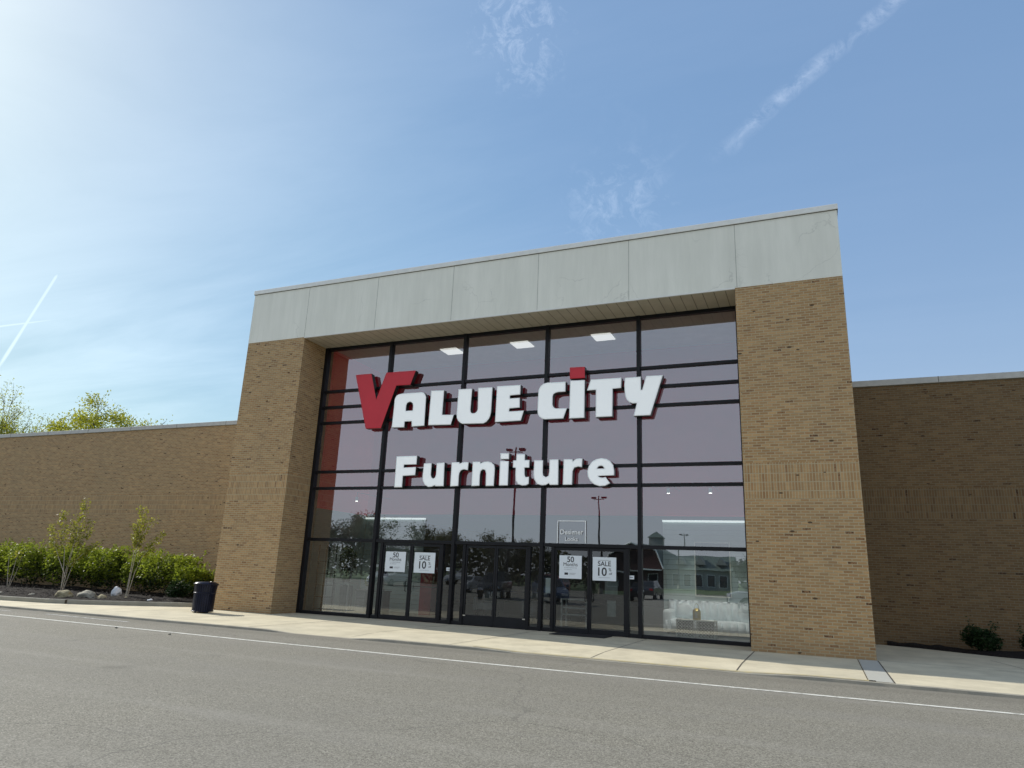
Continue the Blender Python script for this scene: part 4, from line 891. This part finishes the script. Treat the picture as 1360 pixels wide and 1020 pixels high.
# ------------------------------------------------------------------ trees
def tree(name, x, y, h, cr, lab, leaf, group, n=3600, size=.24, z=-.16, crown0=.30, seed=0, wide=1., dense=0.):
    rnd = random.Random(seed); t = thing(name, lab, 'tree', (x, y, z), group=group); s = MB(); tips = []
    def branch(p, d, L, r, lv):
        k = 3; pts = [p]; q = p
        for i in range(k):
            d = (d + Vector((rnd.gauss(0, .12), rnd.gauss(0, .12), rnd.gauss(0, .06)))).normalized(); q = q + d * L / k; pts.append(q)
        s.tube(pts, [r * (1 - .45 * i / k) for i in range(k + 1)], 6 if lv < 2 else 4, cap=False)
        if lv >= 2:
            for pp in pts[1:]: tips.append(pp)
        if lv < 4:
            for i in range(4 if lv == 0 else 3):
                a = rnd.uniform(0, 6.28); sp_ = rnd.uniform(.35, .95) * wide; nd_ = (d + Vector((math.cos(a), math.sin(a), .15)) * sp_).normalized()
                branch(pts[rnd.choice((2, 3))] if lv else pts[3] - d * L * .12 * i, nd_, L * rnd.uniform(.55, .78), r * .5, lv + 1)
    branch(Vector((0, 0, 0)), Vector((0, 0, 1)), h * crown0, h * .02, 0)
    top = max(p.z for p in tips); k = h / top * .97
    rad = sorted(math.hypot(p.x, p.y) for p in tips)[int(len(tips) * .93)]; kr = cr / rad
    s.v = [(v[0] * (kr if v[2] > h * crown0 * .9 else 1), v[1] * (kr if v[2] > h * crown0 * .9 else 1), v[2] * k) for v in s.v]; tips = [Vector((p.x * kr, p.y * kr, p.z * k)) for p in tips]
    s.build('trunk', BARK, t, recalc=False); b = MB()
    if dense:
        cz = h * (1 + crown0) / 2; rz_ = h * (1 - crown0) / 2; cl_ = []
        for _ in range(70):
            v = Vector((rnd.gauss(0, 1), rnd.gauss(0, 1), rnd.gauss(0, 1))).normalized() * rnd.uniform(.35, .92); cl_.append(Vector((v.x * cr, v.y * cr, cz + v.z * rz_)))
        for _ in range(int(n * dense)):
            q = rnd.choice(cl_); p = q + Vector((rnd.gauss(0, cr * .085), rnd.gauss(0, cr * .085), rnd.gauss(0, rz_ * .075)))
            leaf_cloud(1, lambda: p, size, .8, b)
    for _ in range(n):
        p = rnd.choice(tips) + Vector((rnd.gauss(0, cr * .075), rnd.gauss(0, cr * .075), rnd.gauss(0, cr * .07)))
        leaf_cloud(1, lambda: p, size, .8, b)
    b.build('crown', leaf, t, recalc=False); return t
G1 = 'trees rising behind the left wing roof'
tree('leafy_tree', -49.0, 30.5, 17.6, 6.3, 'yellow green spring tree showing over the left wing roof', LTREE, G1, 2500, .24, seed=3, dense=11.)
tree('leafy_tree', -53.6, 30, 16.0, 2.8, 'smaller yellow tinged tree joined to the left of the roof top crown', LTREE, G1, 1600, .3, seed=5, dense=1.)
tree('leafy_tree', -70.5, 30, 22.5, 6.4, 'sparse tree at the left edge of the photo above the roofline', LTREE, G1, 5000, .22, seed=8, dense=1.4)
tree('leafy_tree', -43.0, 32, 14.7, 2.0, 'thin twiggy tree top just right of the yellow green crown', LDULL, G1, 300, .2, seed=12)
tree('leafy_tree', -61, 32, 16.0, 2.6, 'barely visible twig tip over the roof near the left edge', LDULL, G1, 300, .2, seed=15)
G2 = 'trees across the lot mirrored in the glass'
T2 = [(-66, -82, 11.0, 5.2), (-60, -78, 10.2, 4.6), (-53.5, -80, 10.6, 5.0), (-47, -78, 10.4, 4.6), (-41, -83, 9.6, 4.6), (-34.5, -79, 8.3, 4.2), (-28, -80, 8.6, 4.2), (-22, -78, 7.6, 3.8)]
T3 = [(6.5, -126, 7.0, 4.0), (11.5, -124, 7.8, 4.4), (17, -126, 7.0, 4.2), (23, -125, 7.6, 4.4), (30, -126, 8.5, 4.4), (38, -125, 8.5, 4.6)]
ords = ['leftmost', 'second', 'third', 'fourth', 'fifth', 'sixth', 'seventh', 'eighth']
pa = tree('bare_tree', *T2[0], 'brownish budding tree mirrored in the glass, leftmost of the row', LDULL, G2, 3000, .34, seed=21, crown0=.14, dense=1.)
pb = tree('bare_tree', *T2[1], 'brownish budding tree mirrored in the glass, second of the row from the left', LDULL, G2, 2600, .34, seed=22, crown0=.14, dense=1.)
for i, (x, y, h, c) in enumerate(T2[2:]):
    src, h0 = (pa, 11.0) if i % 2 else (pb, 10.2)
    copy_tree(src, (x, y, -.16), random.uniform(0, 6), 'brownish budding tree mirrored in the glass, %s of the row from the left' % ords[i + 2], (c / (5.2 if i % 2 else 4.6),) * 2 + (h / h0,))
pc = tree('dark_tree', *T3[0], 'dark green tree mirrored right of the barn, leftmost of its row', LDARK, G2, 2600, .4, seed=31, crown0=.12, dense=1.)
for i, (x, y, h, c) in enumerate(T3[1:]): copy_tree(pc, (x, y, -.16), random.uniform(0, 6), 'dark green tree mirrored right of the barn, %s of its row from the left' % ords[i + 1], (c / 4.0,) * 2 + (h / 7.0,))

def wood(name, x0, x1, y, h, n, size, mat, lab):
    b = MB()
    for _ in range(n):
        x = random.uniform(x0, x1); top = h * (.75 + .35 * mnoise.noise(Vector((x * .13, y, 0))) + .15 * mnoise.noise(Vector((x * .6, y, 5)))); z = top * random.random() ** .7
        leaf_cloud(1, lambda: (x, y + random.uniform(-4, 4), z), size, .8, b)
    o = b.build(name, mat, recalc=False); o['kind'] = 'stuff'; tag(o, lab, 'woodland')
wood('brown_woodland', -130, -15, -92, 7.0, 9000, 1.0, LDULL, 'dull brown spring woodland along the far side of the lot')
wood('dark_woodland', -30, 120, -150, 7.0, 8000, 1.3, LDARK, 'dark green woodland behind the barn shaped building')
# ------------------------------------------------------------------ lot lamps
def lot_light(x, y, h, lab, rz=0.):
    t = thing('lot_lamp_post', lab, 'lamp post', (x, y, RZ), rz, 'tall lamp posts mirrored in the glass')
    MB().lathe([(0, 0), (.3, 0), (.3, .7), (.14, .72)]).build('base', KERBC, t); m = MB(); m.tube([(0, 0, .7), (0, 0, h)], [.14, .08], 10); m.build('pole', IRON, t); m = MB(); m.box(-.7, .7, -.05, .05, h - .5, h - .42); m.build('crossarm', IRON, t)
    for s in (-1, 1): MB().box(s * .7 - .3, s * .7 + .3, -.18, .18, h - .35, h - .12).build('lamp_head', IRON, t, bevel=.03)
    return t
lot_light(-8.7, -42.5, 13.5, 'nearest tall twin head lamp post, mirrored left of centre'); lot_light(-7.5, -67.5, 12.2, 'twin head lamp post mirrored above the right doors'); lot_light(-7.2, -125, 11.5, 'distant thin lamp post mirrored beside the barn cupola')
# ------------------------------------------------------------------ barn-shaped shop across the lot
t = thing('barn_building', 'barn shaped building with cupola mirrored in the right window', 'building', (-17.8, -127.5, -.14))
gam = [(-7.2, 0), (-7.2, 4.0), (-5.6, 7.4), (0, 9.8), (5.6, 7.4), (7.2, 4.0), (7.2, 0)]
MB().prism([(-7.1, 0), (-7.1, 3.9), (-5.5, 7.3), (0, 9.7), (5.5, 7.3), (7.1, 3.9), (7.1, 0)], 'y', -22, 0).build('wall', BARNR, t)
m = MB()
for i in range(1, 5):
    a, c = gam[i], gam[i + 1]; m.face([(a[0], .5, a[1]), (c[0], .5, c[1]), (c[0], -22.4, c[1]), (a[0], -22.4, a[1])])
m.build('roof', BARNG, t)
m = MB()
for i in range(1, 5): a, c = gam[i], gam[i + 1]; m.tube([(a[0], .5, a[1]), (c[0], .5, c[1])], .16, 6)
m.build('roof_trim', TRIMW, t)
MB().box(7.2, 20, -14, -2.5, 0, 3.9).build('wing', BARNW, t); MB().prism([(-14.6, 3.9), (-1.9, 3.9), (-8.2, 6.9)], 'x', 7.0, 20.3).build('wing_roof', BARNG, t)
for k in range(5): w = MB().box(8.4 + k * 2.3, 9.9 + k * 2.3, -2.48, -2.40, .6, 3.0).build('window', TRIMW, t); MB().box(8.5 + k * 2.3, 9.8 + k * 2.3, -2.41, -2.37, .7, 2.9).build('pane', CARG, w)
for k in range(3): MB().prism([(9.0 + k * 4, 5.0), (11.0 + k * 4, 5.0), (10.0 + k * 4, 6.5)], 'y', -6, -2.6).build('dormer', BARNW, t)
m = MB(); m.box(1.6, 4.4, -8.4, -5.6, 8.2, 11.0); m.build('cupola', BARNW, t); m = MB(); m.face([(1.3, -8.7, 11.0), (4.7, -8.7, 11.0), (3, -7, 12.4)]).face([(4.7, -8.7, 11.0), (4.7, -5.3, 11.0), (3, -7, 12.4)]).face([(4.7, -5.3, 11.0), (1.3, -5.3, 11.0), (3, -7, 12.4)]).face([(1.3, -5.3, 11.0), (1.3, -8.7, 11.0), (3, -7, 12.4)]); m.build('cupola_roof', BARNG, t)
MB().box(-2.2, 2.2, 0, .1, 0, 3.4).build('door', CARG, t); MB().box(-6.8, 6.8, .0, 1.8, 3.6, 3.85).build('canopy', TRIMW, t)
for x in (-4.8, 4.8): w = MB().box(x - 1.1, x + 1.1, .0, .08, .9, 2.9).build('window', TRIMW, t); MB().box(x - 1., x + 1., .08, .1, 1.0, 2.8).build('pane', CARG, w)

# ------------------------------------------------------------------ cars
def car(x, y, rz, paint, lab, kind='sedan'):
    t = thing('parked_' + ('pickup' if kind == 'pickup' else 'car'), lab, 'pickup truck' if kind == 'pickup' else 'car', (x, y, RZ), rz, 'vehicles in the lot mirrored in the glass')
    if kind == 'sedan': Lh, w, body, cab = 2.3, .9, [(-2.3, .35), (-2.32, .75), (-2.1, .95), (-1.5, 1.0), (.9, .98), (1.9, .85), (2.25, .68), (2.3, .35)], [(-1.75, .97), (-1.15, 1.42), (.35, 1.46), (1.15, .95)]; r = .33; ax = (-1.4, 1.4)
    elif kind == 'suv': Lh, w, body, cab = 2.35, .95, [(-2.3, .4), (-2.35, .9), (-2.25, 1.1), (.9, 1.1), (2.0, 1.0), (2.3, .8), (2.35, .4)], [(-2.2, 1.08), (-1.95, 1.68), (.2, 1.72), (1.1, 1.08)]; r = .37; ax = (-1.4, 1.45)
    else: Lh, w, body, cab = 2.8, 1.0, [(-2.8, .5), (-2.8, 1.1), (.2, 1.1), (1.0, 1.15), (2.2, 1.12), (2.7, 1.0), (2.8, .5)], [(-.5, 1.1), (-.3, 1.82), (1.0, 1.84), (1.65, 1.12)]; r = .42; ax = (-1.7, 1.8)
    b = MB(); n = len(body)
    MB().prism(body, 'y', -w, w).build('body', paint, t, bevel=.09, smooth=False)
    c = MB(); ti = .16; lo = [(cab[0][0], cab[0][1]), (cab[3][0], cab[3][1])]; hi = [cab[1], cab[2]]
    P8 = [(lo[0][0], -w + .04, lo[0][1]), (lo[1][0], -w + .04, lo[1][1]), (lo[1][0], w - .04, lo[1][1]), (lo[0][0], w - .04, lo[0][1]), (hi[0][0], -w + ti + .04, hi[0][1]), (hi[1][0], -w + ti + .04, hi[1][1]), (hi[1][0], w - ti - .04, hi[1][1]), (hi[0][0], w - ti - .04, hi[0][1])]
    Q = [(0, 1, 5, 4), (1, 2, 6, 5), (2, 3, 7, 6), (3, 0, 4, 7)]
    for q in Q: c.face([P8[i] for i in q])
    c.face([P8[i] for i in (4, 5, 6, 7)]); cb = c.build('cabin', paint, t)
    for qi, q in enumerate(Q):
        p = [Vector(P8[i]) for i in q]; ctr = sum(p, Vector()) / 4; nn_ = (p[1] - p[0]).cross(p[3] - p[0]).normalized()
        if nn_.dot(ctr - Vector((0, 0, 1))) < 0: nn_ = -nn_
        segs = [(.05, .48), (.53, .95)] if qi in (0, 2) else [(.06, .94)]
        for a, d in segs:
            g_ = [p[0].lerp(p[1], a), p[0].lerp(p[1], d), p[3].lerp(p[2], d), p[3].lerp(p[2], a)]; lo_, hi_ = .12, .90
            MB().face([g_[0].lerp(g_[3], lo_) + nn_ * .012, g_[1].lerp(g_[2], lo_) + nn_ * .012, g_[1].lerp(g_[2], hi_) + nn_ * .012, g_[0].lerp(g_[3], hi_) + nn_ * .012]).build('window', CARG, cb)
    for a in ax:
        for s in (-1, 1):
            wh = MB(); wh.tube([(a, s * (w - .2), r), (a, s * (w + .02), r)], r, 20); k = wh.build('wheel', TYRE, t); q = MB(); q.tube([(a, s * (w + .021), r), (a, s * (w + .035), r)], r * .6, 16); q.build('rim', RIMM, k)
    zf = body[-2][1]
    for s in (-1, 1):
        MB().box(Lh - .12, Lh + .01, s * (w - .25) - .17, s * (w - .25) + .17, zf - .18, zf - .04).build('headlight', HEADL, t, bevel=.02); MB().box(-Lh - .03, -Lh + .1, s * (w - .18) - .12, s * (w - .18) + .12, .72, .88).build('tail_light', TAILL, t, bevel=.02)
        MB().box(cab[3][0] - .25, cab[3][0] - .1, s * (w + .09) - .08, s * (w + .09) + .08, body[3][1] - .0, body[3][1] + .14).build('mirror', paint, t, bevel=.02)
    MB().box(Lh - .02, Lh + .02, -.5, .5, .45, zf - .2).build('grille', TYRE, t); MB().box(Lh + .02, Lh + .03, -.16, .16, .4, .5).build('number_plate', TRIMW, t); MB().box(-Lh - .03, -Lh - .01, -.16, .16, .6, .7).build('number_plate', TRIMW, t)
    if kind == 'pickup': MB().box(-2.65, -.6, -w + .12, w - .12, 1.09, 1.115).build('cargo_bed', TYRE, t)
car(16.2, -22.6, R(172), CARM['white'], 'white pickup truck mirrored at the right end of the rightmost window', 'pickup')
car(2.7, -22.3, R(62), CARM['blue'], 'dark blue car mirrored in the right entrance doors')
car(-1.6, -23.5, R(75), CARM['black'], 'black suv mirrored in the middle entrance doors', 'suv')
car(-11.5, -39, R(90), CARM['silver'], 'silver car parked beneath the nearest lamp post', 'sedan'); car(-3.1, -39, R(90), CARM['red'], 'dark red suv parked in the mirrored bays', 'suv'); car(5.3, -39, R(-90), CARM['black'], 'black car parked in the mirrored bays in front of the barn', 'sedan'); car(-19.9, -39, R(90), CARM['white'], 'white suv parked in the leftmost mirrored bay', 'suv')
# little stones on the asphalt
for i, (x, y) in enumerate(((5.3, -6.3), (3.4, -6.1))):
    o = MB().sphere((0, 0, 0), (.035, .028, .02), 8, 6).build('pebble', ROCKG, smooth=True); o.location = (x, y, RZ + .015); tag(o, ['small dark pebble on the asphalt beyond the white line', 'smaller pebble on the asphalt nearer the left edge'][i], 'pebble')
